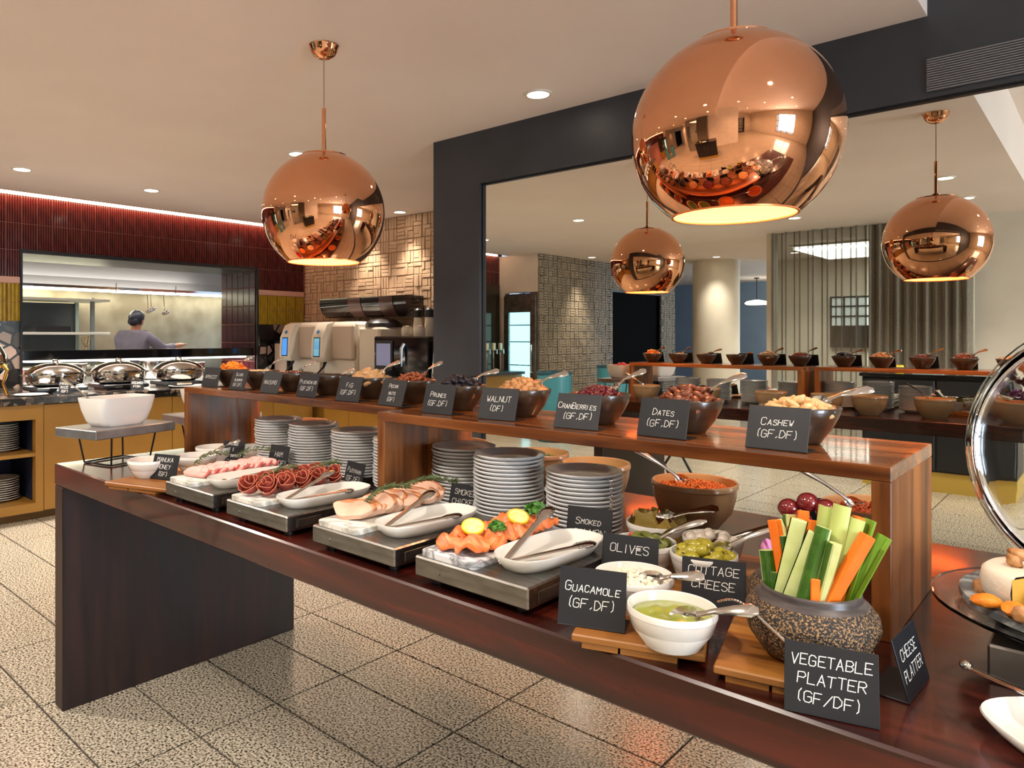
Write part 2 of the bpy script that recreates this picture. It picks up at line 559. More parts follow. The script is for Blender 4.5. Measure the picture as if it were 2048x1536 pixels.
g.obj('door_frame', frame_dark, d1, smooth=False)

# white return with the upright fridge standing in it
g = G(); g.box(-6.92, -6.19, -2.22, -2.10, 2.0, H); g.box(-6.92, -6.80, -2.22, -2.10, 0, 2.0)
struct(g.obj('wall_return', white_paint, smooth=False))
fr = thing('glass_door_fridge', 'upright steel fridge with brightly lit glass door reflected in the mirror', 'fridge', (-6.49, -2.10, 0))
g = G(); g.box(-.30, .30, -.6, 0, .02, 1.98); g.obj('body', steel_dull, fr, smooth=False)
g = G(); g.box(-.29, -.20, 0, .05, .1, 1.95); g.box(.20, .29, 0, .05, .1, 1.95); g.box(-.2, .2, 0, .05, 1.70, 1.95); g.box(-.2, .2, 0, .05, .1, .2)
g.obj('door_frame', steel_dull, fr, smooth=False)
g = G(); g.box(-.2, .2, .005, .012, .2, 1.70)
g.obj('lit_interior', mat('fridge_light', S((170, 220, 230)), 0.4, emis=S((150, 220, 240)), estr=2.2), fr, smooth=False)
for z in (.55, .9, 1.25, 1.5):
    g = G(); g.box(-.19, .19, .012, .03, z, z + .015); g.obj('shelf', steel_fine, fr, smooth=False)
g = G(); g.tube([(.245, .05, .8), (.245, .09, .82), (.245, .09, 1.2), (.245, .05, 1.22)], .012, 8); g.obj('handle', steel_fine, fr)

tb = thing('drinks_tap_bench', 'small bench with beverage taps before bronze glass, reflected at the mirror\'s left edge', 'bench', (-6.63, -1.5, 0))
g = G(); g.box(-.25, .25, -.55, .6, .78, .82); g.obj('worktop', dark_panel, tb, smooth=False)
g = G(); g.box(-.24, .2, -.54, .59, .02, .78); g.obj('base', ochre, tb, smooth=False)
g = G(); g.box(-.25, -.23, -.55, .6, .82, 2.12); g.obj('bronze_glass', mat('bronze_glass', S((70, 58, 44)), .08, .6), tb, smooth=False)
for q in range(3):
    g = G().at(-.1, -.4 + q * .16, 0); g.tube([(0, 0, .82), (0, 0, 1.12), (.06, 0, 1.14), (.06, 0, 1.08)], .012, 8); tp = g.obj('tap', steel_fine, tb)
    g = G().at(-.1, -.4 + q * .16, 0); g.box(-.02, .02, -.03, .03, 1.13, 1.24, .006); g.obj('tap_handle', mat('tap_badge', S((220, 205, 160)), .4), tp, smooth=False)
# round column and the blue dining room beyond
g = G().at(-4.72, -5.0, 0); g.lathe([(.36, 0), (.36, H)], 40)
struct(g.obj('trim_column', white_paint))
for k, (x, y) in enumerate(((-5.45, -8.9), (-5.05, -9.2), (-4.5, -9.35))):
    p = thing('disc_pendant', ['white disc pendant lamp nearest the column in the blue room', 'middle white disc pendant lamp in the blue room', 'white disc pendant lamp beside the curtain in the blue room'][k], 'lamp', (x, y, 2.0), group='disc pendants in the blue room')
    g = G(); g.lathe([(0, 0), (.2, .0), (.24, .03), (.2, .07), (.05, .1), (0, .1)], 24)
    g.obj('shade', mat('disc_glow', (1, .95, .85), 0.5, emis=(1, .93, .8), estr=3), p)
    g = G(); g.tube([(0, 0, .1), (0, 0, H - 2.0)], .008, 6); g.obj('cord', black_matte, p)
    g = G(); g.cyl(.05, H - 2.02, H - 2.0, 12); g.obj('canopy', black_matte, p)

# curtained glass partition
sheer, st_, sb_ = nodemat('sheer_fabric')
sb_.inputs['Base Color'].default_value = (*S((112, 104, 92)), 1); sb_.inputs['Roughness'].default_value = 0.9; sb_.inputs['Alpha'].default_value = 0.55
heavy = mat('heavy_fabric', S((140, 132, 118)), 0.9, c2=S((126, 118, 105)), scale=60)
def curtain(name, label, x0, x1, y, z0, z1, fold, amp, m):
    g = G()
    n = int((x1 - x0) / fold * 10)
    pts = []
    for i in range(n + 1):
        u = i / n; a = u * (x1 - x0) / fold * 2 * pi
        pts.append((x0 + u * (x1 - x0) + .17 * fold * sin(a * 2), amp * sin(a) * (1 + .3 * sin(a * .37))))
    vs = [(px, y + py * k, z) for z, k in ((z0, 1.15), (z0 + (z1 - z0) * .5, 1.0), (z1 - .12, .9), (z1, .8)) for px, py in pts]
    fs = [(r * (n + 1) + i, r * (n + 1) + i + 1, (r + 1) * (n + 1) + i + 1, (r + 1) * (n + 1) + i) for r in range(3) for i in range(n)]
    g.add(vs, fs)
    return tag(g.obj(name, m), label, 'curtain')
curtain('sheer_curtain', 'grey sheer curtain drawn across a glass partition, seen in the mirror', -2.96, -1.95, -2.28, .03, H - .01, .145, .045, sheer)
curtain('heavy_curtain', 'thick grey pleated curtain gathered beside the sheer one, seen in the mirror', -1.95, -1.04, -2.30, .03, H - .01, .085, .04, heavy)
w2 = struct(thing('window_2', None, None, (-2.0, -2.48, 0)))
g = G(); g.box(-.97, .97, -.005, .005, .05, H); g.obj('pane', mat('clear_glass', (.9, .95, .93), 0.0, trans=1.0, ior=1.0 + .15), w2, smooth=False)
# room behind the partition
g = G(); g.box(-4.0, 1.15, -5.6, -5.5, 0, H)
struct(g.obj('wall_side_room', white_paint, smooth=False))
w3 = struct(thing('window_3', None, None, (-2.78, -5.46, 1.17)))
g = G(); g.box(-.36, .36, -.01, .01, .32, .76); g.obj('pane', mat('pale_pane', S((205, 214, 214)), 0.3, emis=S((205, 214, 214)), estr=.5), w3, smooth=False)
for x in (-.36, -.18, 0, .18, .36):
    g = G(); g.box(x - .012, x + .012, 0, .03, .32, .76); g.obj('mullion', black_matte, w3, smooth=False)
for z in (.32, .47, .62, .76):
    g = G(); g.box(-.37, .37, 0, .03, z - .012, z + .012); g.obj('transom', black_matte, w3, smooth=False)
g = G(); g.box(-.37, .37, 0, .03, 0, .31); g.obj('dark_panel', frame_dark, w3, smooth=False)
s = thing('strip_light', 'long white ceiling light glowing behind the sheer curtain', 'light', (-2.4, -3.9, H - .054))
g = G(); g.box(-.75, .75, -.16, .16, 0, .03); g.obj('diffuser', mat('strip_glow', (1, 1, 1), .5, emis=(1, .97, .9), estr=5), s, smooth=False)
g = G(); g.box(-.8, .8, -.2, .2, .03, .05); g.obj('housing', white_paint, s, smooth=False)
area('side_room_light', (-2.2, -4.0, 2.45), (0, 0, 0), 1.6, 1.6, 45, (1, .95, .86))

# dark station behind the photographer
bs = thing('service_cabinet', 'black service cabinet on an ochre plinth, reflected in the mirror', 'cabinet', (-1.12, -1.1, 0))
g = G(); g.box(-.56, .56, -.28, .26, 0, .17); g.obj('plinth', mat('ochre_plinth', S((190, 158, 70)), .4), bs, smooth=False)
g = G(); g.box(-.56, .56, -.28, .26, .17, .98); g.obj('body', black_matte, bs, smooth=False)
g = G(); g.box(-.58, .58, -.30, .29, .98, 1.01, .004); g.obj('worktop', black_gloss, bs, smooth=False)
for k in range(2):
    g = G().at(-.28 + k * .56, .26, 0); g.box(-.27, .27, 0, .018, .19, .96, .003); d = g.obj('door', mat('black_door', S((30, 30, 34)), .35), bs, smooth=False)
    g = G().at(-.28 + k * .56, .26, 0); g.tube([((.2 if k == 0 else -.2), .018, .6), ((.2 if k == 0 else -.2), .045, .61), ((.2 if k == 0 else -.2), .045, .79), ((.2 if k == 0 else -.2), .018, .8)], .006, 8); g.obj('handle', steel_dull, d)
g = G(); g.box(-.11, .11, -.07, .07, 0, .012)
tag(g.at(0, 0, 0).obj('folded_napkin', mat('pale_blue_paper', S((170, 205, 215)), .7)), 'pale blue folded napkin lying on the black service cabinet', 'napkin').location = (-1.2, -1.0, 1.0105)
g = G(); g.lathe([(0, 0), (.03, 0), (.035, .05), (.028, .06), (.03, .07), (0, .07)], 16)
tag(g.obj('sauce_jar', mat('yellow_lid', S((235, 200, 40)), .4)), 'small yellow jar standing on the black service cabinet', 'jar').location = (-1.42, -1.02, 1.0105)
teal = mat('teal_lacquer', S((66, 132, 146)), .35)
for k, (x, y, r, z0, z1, lb) in enumerate(((-5.25, -1.15, .22, 0, .88, 'large teal drum bin standing on the floor, reflected in the mirror'), (-4.75, -1.75, .2, 0, .96, 'narrow teal drum bin beside the doorway wall, reflected in the mirror'))):
    t = thing('drum_bin', lb, 'bin', (x, y, 0), group='teal drum bins')
    g = G(); g.lathe([(0, .01), (r, .01), (r, z1), (r - .02, z1), (r - .02, .05), (0, .05)], 32); g.obj('shell', teal, t)
    g = G(); g.lathe([(r - .004, z1 - .02), (r + .008, z1 - .02), (r + .008, z1 + .004), (r - .03, z1 + .004), (r - .03, z1 - .02)], 32); g.obj('rim', mat('teal_dark', S((40, 80, 92)), .3), t)

# ------------------------------------------------------------------ kitchen wall
XW = -6.92
tz = terrazzo('pebble_terrazzo', 9.5, [S((34, 31, 30)), S((70, 60, 52)), S((150, 128, 112)), S((24, 22, 22)), S((186, 156, 138)), S((110, 84, 66)), S((58, 52, 48))], S((22, 20, 20)), .22, .085)
core = mat('wall_core', S((168, 106, 92)), .6)
g = G()
g.box(-7.64, XW, -2.10, 2.05, 0, 2.74); g.box(-7.64, XW, 4.39, 5.2, 0, 2.74); g.box(-7.64, XW, 2.05, 4.39, 2.08, 2.74); g.box(-7.64, XW, 2.05, 4.39, 0, .86)
wl = struct(g.obj('wall_left', core, smooth=False))
g = G(); g.box(XW, XW + .012, 1.2, 2.05, .86, 1.474); g.box(XW, XW + .012, 4.39, 5.03, .86, 1.474)
g.obj('terrazzo_splashback', tz, wl, smooth=False)
red = mat('oxblood_glaze', S((92, 38, 34)), .16, c2=S((74, 28, 28)), scale=7, coat=.3)
yel = mat('mustard_glaze', S((176, 142, 20)), .3, c2=S((158, 124, 14)), scale=9)
def fluted(w, h, n, d=.012, base=.008):
    """a tile w wide (y), h high (z), with n rounded flutes, front towards +x"""
    pts = [(-w / 2, 0)]
    for i in range(n):
        for k in range(4):
            a = pi * k / 3
            pts.append((-w / 2 + w * (i + .5) / n - w / n * .48 * cos(a), base + d * sin(a)))
    pts.append((w / 2, 0))
    g = G(); m = len(pts)
    vs = [(x, y, z) for z in (-h / 2, h / 2) for y, x in pts]
    fs = [(i, i + 1, m + i + 1, m + i) for i in range(m - 1)] + [tuple(range(m))[::-1], tuple(range(m, 2 * m))]
    return g.add(vs, fs)
TW, TH = .124, .233
red_me = fluted(TW - .005, TH - .005, 6).mesh('red_tile', True, 50)
yel_me = fluted(TW - .004, .163 - .004, 4, .012).mesh('yellow_tile', True, 50)
far = G()
for i in range(60):
    y = 5.03 - TW * (i + .5)
    for k in range(4):
        z = 1.857 + TH * (k + .5)
        if 2.0 < y < 4.41 and z < 2.08: continue
        if y > 1.3: link('red_tile', red_me, red, wl, (XW, y, z))
        elif y > -2.1: far.at(XW, y, z).add([tuple(q.co) for q in red_me.vertices], [tuple(p.vertices) for p in red_me.polygons])
tag(far.obj('distant_red_tiles', red, wl), kind='stuff')
for i in range(60):
    y = 5.03 - TW * (i + .5)
    if 2.0 < y < 4.41 or y < 1.3: continue
    for k in range(2): link('yellow_tile', yel_me, yel, wl, (XW, y, 1.474 + .163 * (k + .5)))
g = G(); g.box(XW, XW + .02, 4.39, 5.03, 1.802, 1.857, .003); g.box(XW, XW + .02, 1.2, 2.05, 1.802, 1.857, .003)
g.obj('pink_band', mat('pink_band', S((206, 160, 140)), .4), wl, smooth=False)
# tiled right jamb of the pass
g = G(); g.box(-.056, .056, -.008, 0, -.112, .112, .003); jam_me = g.mesh('jamb_tile', False)
jam = mat('jamb_glaze', S((74, 26, 30)), .22, c2=S((58, 20, 26)), scale=6)
for i in range(6):
    for k in range(6):
        o = link('jamb_tile', jam_me, jam, wl, (-7.64 + .12 * (i + .5), 4.39, .86 + .205 * (k + .5))); o.scale = (1, 1, .885)
# black metal trim around the pass
g = G(); g.box(XW - .02, XW + .03, 2.03, 2.05, .88, 2.10); g.box(XW - .02, XW + .03, 4.39, 4.41, .88, 2.10); g.box(XW - .02, XW + .03, 2.05, 4.39, 2.08, 2.10)
struct(g.obj('trim_pass', black_matte, smooth=False))
g = G(); g.box(-7.64, XW + .012, 2.05, 4.38, 2.066, 2.08); g.obj('soffit_lining', mat('dark_steel_lining', S((84, 84, 86)), .35, .8), wl, smooth=False)
g = G(); g.box(-7.63, XW + .012, 2.05, 4.38, .86, .885); g.obj('pass_sill', steel, wl, smooth=False)
# warm strip light in the cove
ls = thing('cove_strip_light', 'warm glowing strip light along the top of the red tiled wall', 'light', (-6.872, 1.6, 2.570))
g = G(); g.box(-.008, .012, -3.6, 3.42, -.006, .018); g.obj('diffuser', mat('cove_glow', (1, .7, .5), .5, emis=(1, .60, .42), estr=14.0), ls, smooth=False)
g = G(); g.box(-.02, .012, -3.6, 3.42, .018, .03); g.obj('channel', steel_dull, ls, smooth=False)
area('cove_light', (-6.86, 3.1, 2.565), (0, radians(10), 0), .03, 3.8, 9, (1, .55, .35))

# relief tile wall on the far left
g = G(); g.box(-6.92, -2.9, 5.06, 5.2, 0, H); g.box(-2.9, 3.8, 5.06, 5.2, 0, H)
wb = struct(g.obj('wall_back_left', relief, smooth=False))
P3 = .1213
meA = []
for var in range(4):
    rd = random.Random(40 + var); g = G()
    if var < 2:
        for q in range(3):
            o = (q - 1) * .0385
            g.box(-.057, .057, -.008 - rd.random() * .009, .004, o - .0165, o + .0165, .003)
    else:
        g.box(-.057, -.022, -.010 - rd.random() * .008, .004, -.057, .057, .003)
        g.box(-.017, .057, -.010 - rd.random() * .008, .004, .022, .057, .003)
        g.box(-.017, .057, -.008 - rd.random() * .008, .004, -.057, .017, .003)
    meA.append(g.mesh('relief_tile', False))
rd = random.Random(11)
cnt = 0
for i in range(25):
    for k in range(12):
        x = -6.86 + P3 * i; z = H - P3 * (k + .5)
        o = link('relief_tile', meA[rd.randrange(4)], relief, wb, (x, 5.06 - rd.random() * .006, z), (0, rd.choice((0, pi / 2, pi, -pi / 2)), 0)); cnt += 1

# ------------------------------------------------------------------ downlights
def downlight(x, y, power, label, z=H, size=95, blend=.6, col=(1, .90, .79), rad=.055):
    t = thing('downlight', label, 'downlight', (x, y, z - .006), group='ceiling downlights')
    g = G(); g.lathe([(rad, .006), (rad * 1.25, .006), (rad * 1.25, .0), (rad, -.002), (rad * .98, .006)], 24); g.obj('trim_ring', white_paint, t)
    g = G(); g.lathe([(0, .002), (rad, .002)], 24); g.obj('lens', mat('lamp_glow', (1, .9, .8), .5, emis=(1, .86, .70), estr=14), t, smooth=False)
    l = bpy.data.lights.new('downlight_beam', 'SPOT'); l.energy = power; l.color = col; l.spot_size = radians(size); l.spot_blend = blend; l.shadow_soft_size = .06
    o = bpy.data.objects.new('downlight_beam', l); COL.objects.link(o); o.location = (x, y, z - .02); o.parent = None
    return t
PW = 92
downlight(-2.11, 2.97, PW, 'round ceiling downlight between the two copper pendants, close to the dark wall')
downlight(-3.97, 2.84, PW * 2.4, 'round ceiling downlight half hidden behind the left copper pendant')
downlight(-5.85, 2.71, PW * 2.7, 'round ceiling downlight left of the left pendant, nearer the kitchen window')
downlight(-5.80, 1.72, PW * 2.7, 'round ceiling downlight at the far left edge of the photo')
downlight(-5.10, 4.86, 62, 'small ceiling downlight washing the relief tile wall beside the dark frame', size=75)
downlight(-5.72, 4.86, 62, 'small ceiling downlight washing the relief tile wall behind the left pendant', size=75)
for k, (x, y, p) in enumerate(((-.95, -.1, PW * 1.2), (-2.4, -.2, PW * 1.7), (-4.1, .1, PW * 2.2), (-5.8, -.4, PW * 2), (-4.1, -1.8, PW), (-2.4, -1.3, PW), (-.95, -1.2, PW), (-5.88, -3.1, 150), (-4.45, -4.35, 75), (-3.4, -4.6, PW), (-3.6, -7.4, PW), (-5.4, -7.6, PW))):
    downlight(x, y, p, size=140 if k < 3 else (70 if k == 7 else 100), blend=.8, label='ceiling downlight ' + ['directly over the front edge of the table', 'over the floor before the pastrami', 'over the floor before the table\'s kitchen end', 'over the floor left of the table', 'over the floor near the teal bins', 'before the sheer curtain', 'over the black service cabinet', 'washing the doorway wall', 'washing the white column', 'left of the side room', 'in the middle of the blue room', 'at the left of the blue room'][k] + ', seen in reflections')
for k, (x, y) in enumerate(((.7, 1.0), (2.3, 1.3), (4.2, 1.3), (.7, -1.1), (2.3, -.6), (4.2, -.6), (2.3, -2.6), (4.2, -2.6), (2.3, -4.8), (4.2, -4.8))):
    downlight(x, y, PW * (1.0 if k < 2 else 1.5), 'downlight in the raised ceiling, ' + ['nearest the cheese', 'second along the mirror wall', 'third along the mirror wall', 'over the white wall behind the camera', 'in the middle of the right-hand area', 'nearest the right window', 'beside the white return wall', 'near the right wall', 'at the far end, on the left', 'at the far end, on the right'][k] + ', seen in the globes', z=3.0, size=140, blend=.9)
t = thing('display_shelving', 'tall black shelving in the far right-hand area, seen only in the globes', 'shelving', (3.0, -5.95, 0))
for x in (-.9, 0, .9):
    g = G(); g.box(x - .03, x + .03, -.2, .2, 0, 2.3); g.obj('upright', black_matte, t, smooth=False)
for z in (.1, .6, 1.1, 1.6, 2.1):
    g = G(); g.box(-.9, .9, -.2, .2, z, z + .03); g.obj('shelf', black_matte, t, smooth=False)

# ------------------------------------------------------------------ hot food counter below the pass
dark_stone = terrazzo('dark_counter_stone', 22, [S((40, 36, 34)), S((84, 74, 66)), S((54, 48, 46)), S((120, 106, 94)), S((34, 30, 30))], S((26, 24, 24)), .12, .03)
kc = thing('hot_food_counter', 'ochre hot food counter with dark stone top under the kitchen window', 'counter', (-6.3, 2.6, 0))
def L3(x, y): return x + 6.3, y - 2.6
g = G().at(6.3, -2.6, 0); g.box(XW + .015, -5.70, .6, 4.30, .845, .90, .004); g.obj('countertop', dark_stone, kc, smooth=False)
g = G().at(6.3, -2.6, 0); g.box(XW + .015, -5.80, 1.84, 4.28, .06, .845); g.box(XW + .015, -5.80, .6, 1.13, .06, .845); g.box(XW + .015, -6.35, 1.13, 1.84, .06, .845)
g.obj('carcass', ochre, kc, smooth=False)
g = G().at(6.3, -2.6, 0); g.box(XW + .015, -5.78, .6, 4.28, 0, .06); g.obj('plinth', mat('plinth_brown', S((110, 80, 36)), .5), kc, smooth=False)
y0 = 1.845
while y0 < 4.25:
    g = G().at(6.3, -2.6, 0); g.box(-5.80, -5.73, y0 + .002, min(y0 + .494, 4.28), .062, .84, .003); g.obj('door', ochre, kc, smooth=False); y0 += .496
g = G().at(6.3, -2.6, 0); g.box(-6.345, -6.335, 1.13, 1.84, .10, .845); g.box(-6.35, -5.74, 1.80, 1.84, .10, .845); g.box(-6.35, -5.74, 1.13, 1.17, .10, .845)
g.obj('niche_lining', navy, kc, smooth=False)
g = G().at(6.3, -2.6, 0); g.box(-5.80, -5.73, 1.79, 1.843, .06, .845); g.box(-5.80, -5.73, 1.12, 1.18, .06, .845); g.box(-5.80, -5.73, 1.18, 1.79, .735, .845); g.box(-5.80, -5.73, 1.18, 1.79, .06, .125)
g.obj('niche_frame', ochre, kc, smooth=False)
for z_ in (.465, .10):
    g = G().at(6.3, -2.6, 0); g.box(-6.34, -5.735, 1.17, 1.80, z_, z_ + .0255); g.obj('niche_shelf', ochre, kc, smooth=False)

# plates
def plate_mesh(r):
    g = G()
    p = [(0, .004), (.32, .004), (.34, 0), (.60, 0), (.62, .004), (.70, .006), (.98, .017), (1.0, .019), (.99, .0215), (.96, .0215), (.68, .0115), (.62, .0095), (.3, .009), (0, .009)]
    g.lathe([(a * r, b) for a, b in p], 28)
    return g.mesh('dinner_plate', True, 60)
def stack(me, m, x, y, z0, n, pitch, where, grp, seed, kind='plate'):
    rd = random.Random(seed)
    for k in range(n):
        w = ORD[n - 1 - k]
        lb = f'{kind}, {w} from the top of {where}' if w != 'topmost' else f'{kind}, topmost on {where}'
        if k == 0: lb = f'{kind} at the very bottom of {where}'
        o = tag(link('dinner_plate', me, m, None, (x + rd.uniform(-.0022, .0022), y + rd.uniform(-.0022, .0022), z0 + k * pitch), (0, 0, rd.random() * 6)), lb, 'plate', grp)
p27 = plate_mesh(.135)
stack(p27, china, -6.02, 1.63, .491, 12, .0165, 'the plate stack in the counter\'s upper niche', 'plates in the upper niche', 1, 'cream plate')
stack(p27, china, -6.02, 1.63, .126, 10, .0165, 'the plate stack in the counter\'s lower niche', 'plates in the lower niche', 2, 'cream plate')

# chafing dishes
def chafer(y, label, x=-6.15, hot=True):
    t = thing('chafing_dish', label, 'chafing dish', (x, y, .90), 0, 'oval chafing dishes on the counter')
    g = G(); g.box(-.17, .17, -.19, .19, .012, .045, .008); g.box(-.13, .13, -.15, .15, 0, .012); g.obj('induction_base', mat('induction_dark', S((40, 42, 46)), .25), t, smooth=False)
    g = G(); g.box(.17, .174, -.10, .04, .016, .04); g.obj('control_strip', steel_fine, t, smooth=False)
    g = G(); g.lathe([(0, .047), (.70, .047), (.92, .062), (.98, .085), (1.0, .135), (1.04, .14), (1.04, .146), (.97, .146), (.9, .07), (0, .06)], 36, .165, .215)
    g.obj('pan', steel_fine, t)
    g = G(); g.lathe([(1.03, .147), (1.03, .156), (.94, .175), (.72, .205), (.4, .226), (.1, .232), (0, .232)], 36, .165, .215); ld = g.obj('lid', steel_fine, t)
    g = G(); g.tube([(-.05, 0, .228), (-.045, 0, .25), (.045, 0, .25), (.05, 0, .228)], .007, 8); g.obj('lid_handle', steel_fine, ld)
    for s in (-1, 1):
        g = G(); g.tube([(-.04, s * .215, .135), (-.03, s * .246, .14), (.03, s * .246, .14), (.04, s * .215, .135)], .008, 8); g.obj('side_handle', steel_fine, t)
    return t
chafer(2.065, 'oval steel chafing dish on the counter, nearest the round-lidded one')
chafer(2.564, 'oval steel chafing dish in the middle of the counter, behind the white tub')
chafer(3.10, 'oval steel chafing dish on the counter, beside the wooden riser')
t = thing('roll_top_chafer', 'round roll-top chafing dish with brass legs cut by the left edge', 'chafing dish', (-6.05, 1.45, .90))
g = G(); g.lathe([(0, .16), (.20, .16), (.235, .2), (.24, .235), (.25, .24), (.23, .245), (0, .2)], 36); g.obj('pan', steel_fine, t)
g = G(); g.lathe([(.245, .248), (.24, .30), (.20, .37), (.12, .425), (.03, .445), (0, .446)], 36); g.obj('lid', steel_fine, t)
brass = mat('brass', S((214, 170, 84)), .18, 1.0)
for a in (45, 135, 225, 315):
    g = G(); ca, sa = cos(radians(a)), sin(radians(a))
    g.tube([(.24 * ca, .24 * sa, .235), (.27 * ca, .27 * sa, .2), (.24 * ca, .24 * sa, .1), (.27 * ca, .27 * sa, .012)], [.014, .012, .01, .014], 8); g.obj('leg', brass, t)
g = G(); g.lathe([(0, 0), (.09, 0), (.115, .012), (.11, .014), (.085, .004), (0, .004)], 28, 1, 1)
tag(g.obj('saucer', china), 'white spoon saucer on the stone counter beside the brass leg', 'saucer').location = (-5.86, 1.80, .9005)
g = G(); g.lathe([(0, 0), (.10, 0), (.13, .014), (.125, .016), (.095, .005), (0, .005)], 28, 1, 1.3)
tag(g.obj('serving_platter', china), 'white serving platter on the stone counter beside the third chafing dish', 'platter').location = (-5.90, 3.06, .9005)

# black shelf across the pass, with steel pans below it
ps = thing('pass_shelf', 'thick black shelf running across the kitchen window', 'shelf', (-7.25, 3.22, 1.127))
g = G(); g.box(-.24, .30, -1.168, 1.166, 0, .087, .004); g.obj('slab', black_gloss, ps, smooth=False)
g = G(); g.box(-.2, .25, -1.1, 1.1, -.02, 0); g.obj('heat_lamp', mat('heat_lamp_glow', (1, .95, .9), .5, emis=(1, .93, .85), estr=3.0), ps, smooth=False)
area('pass_heat_light', (-7.2, 3.2, 1.10), (0, 0, 0), 0.4, 2.2, 15, (1, .9, .78))
kb = thing('kitchen_bench', 'steel kitchen bench just behind the hot food counter', 'bench', (-7.9, 3.2, 0))
g = G(); g.box(-.32, .26, -2.2, 2.4, .86, .90, .004); g.obj('worktop', steel, kb, smooth=False)
g = G(); g.box(-.30, .2, -2.2, 2.4, .05, .86); g.obj('base', steel_dull, kb, smooth=False)
def pot(x, y, r, h, label):
    t = thing('steel_pan', label, 'pan', (x, y, .9005), group='steel pans under the pass shelf')
    g = G(); g.lathe([(0, 0), (r * .92, 0), (r, .02), (r, h), (r + .012, h + .004), (r - .006, h), (r - .006, .02), (0, .006)], 28); g.obj('body', steel_fine, t)
    g = G(); g.lathe([(r + .008, h + .003), (r + .014, h + .006), (r + .008, h + .009)], 28); g.obj('rim', steel_fine, t)
pot(-7.40, 2.22, .12, .13, 'steel mixing bowl at the left end under the black pass shelf')
pot(-7.42, 2.62, .15, .17, 'steel pan under the black shelf between the first two chafing dishes')
pot(-7.45, 3.06, .14, .18, 'steel pan under the black shelf behind the middle chafing dish')
pot(-7.45, 3.48, .15, .18, 'tall steel pan under the black shelf left of the third chafing dish')
pot(-7.42, 3.9, .13, .15, 'steel pan under the black shelf behind the third chafing dish')

# kitchen interior
ks = mat('kitchen_steel_wall', S((150, 142, 122)), .36, .7, c2=S((104, 94, 76)), scale=1.6, rr=(.3, .5))
g = G(); g.box(-9.85, -9.70, .6, 6.8, 0, 2.75); struct(g.obj('wall_kitchen_back', ks, smooth=False))
g = G(); g.box(-9.7, -7.64, .45, .6, 0, 2.75); g.box(-9.7, -7.64, 6.8, 6.95, 0, 2.75); struct(g.obj('wall_kitchen_side', ks, smooth=False))
g = G(); g.box(-9.85, -7.64, .45, 6.95, 2.75, 2.85); struct(g.obj('ceiling_kitchen', white_paint, smooth=False))
hd = thing('extractor_hood', 'long brushed steel extractor hood over the kitchen line', 'hood', (-9.2, 3.7, 1.93))
g = G(); vs = []
for y in (-2.9, 3.0): vs += [(-.5, y, 0), (.48, y, 0), (.40, y, .10), (.10, y, .55), (-.5, y, .55)]
g.add(vs, [(0, 1, 6, 5), (1, 2, 7, 6), (2, 3, 8, 7), (3, 4, 9, 8), (4, 0, 5, 9), (4, 3, 2, 1, 0), (5, 6, 7, 8, 9)]); g.obj('canopy', steel, hd, smooth=False)
g = G(); g.box(-.12, .02, -2.7, 2.8, -.028, -.002); g.obj('light_tube', mat('hood_glow', (1, 1, .8), .5, emis=(1, .98, .74), estr=10), hd, smooth=False)
g = G(); g.box(.44, .49, -2.9, 3.0, -.03, .0); g.obj('lip', steel_fine, hd, smooth=False)
area('kitchen_light', (-9.1, 3.6, 1.88), (0, radians(12), 0), 0.3, 4.6, 52, (1, .96, .82))
area('kitchen_ceiling_light', (-8.2, 3.4, 2.7), (0, 0, 0), .6, 3.0, 30, (1, .96, .9))
# rack at the left
rk = thing('kitchen_rack', 'dark open rack with white shelves at the left of the kitchen window', 'rack', (-9.2, 3.0, 0))
for x in (-.25, .25):
    for y in (-.55, .42):
        g = G(); g.box(x - .02, x + .02, y - .02, y + .02, 0, 1.8); g.obj('post', mat('grey_green_post', S((120, 132, 130)), .4), rk, smooth=False)
for z in (.5, .95, 1.36, 1.76):
    g = G(); g.box(-.28, .28, -.6, .62, z, z + .03, .003); g.obj('shelf', mat('white_shelf', S((222, 220, 205)), .4), rk, smooth=False)
g = G(); g.box(-.27, -.25, -.55, .42, .2, 1.75); g.obj('shade_sheet', mat('rack_shadow', S((52, 56, 58)), .5), rk, smooth=False)  # dark sheet painted as the shade inside the open rack
g = G(); g.box(-.2, .2, -.3, .1, 0, .07, .01)
tag(g.obj('baking_tray', mat('tray_black', S((30, 30, 32)), .4)), 'black baking tray lying on the lower rack shelf in the kitchen', 'tray').location = (-9.18, 3.1, 1.391)
# hanging ladles and whisk
bar = thing('utensil_rail', 'thin steel rail hanging below the hood with ladles', 'rail', (-8.7, 4.1, 1.86))
g = G(); g.tube([(0, -.55, 0), (0, .3, 0)], .006, 8); g.obj('rod', steel_fine, bar)
for yy in (-.5, .25):
    g = G(); g.tube([(0, yy, 0), (0, yy, .12)], .006, 6); g.obj('hanger', steel_fine, bar)
for k, (y, ln, lb) in enumerate(((3.98, .18, 'steel ladle hanging left in the kitchen window'), (4.02, .16, 'steel skimmer hanging between two ladles in the kitchen window'), (4.19, .2, 'steel ladle hanging right in the kitchen window'))):
    t = thing('ladle', lb, 'ladle', (-8.7, y, 1.86), group='ladles on the kitchen rail')
    g = G(); g.tube([(0, .0, .008), (.01, 0, .0), (0, 0, -.01), (0, .01, -ln)], .0045, 6); g.obj('handle', steel_fine, t)
    g = G().at(0, .02, -ln - .01, rx=.5); g.lathe([(.045, 0), (.043, -.02), (.03, -.036), (0, -.042)], 16); g.lathe([(0, -.04), (.028, -.034), (.041, -.019), (.043, 0)], 16); g.obj('cup', steel_fine, t)
wk = thing('balloon_whisk', 'wire balloon whisk standing upright in the kitchen pass', 'whisk', (-7.35, 2.75, 1.215))
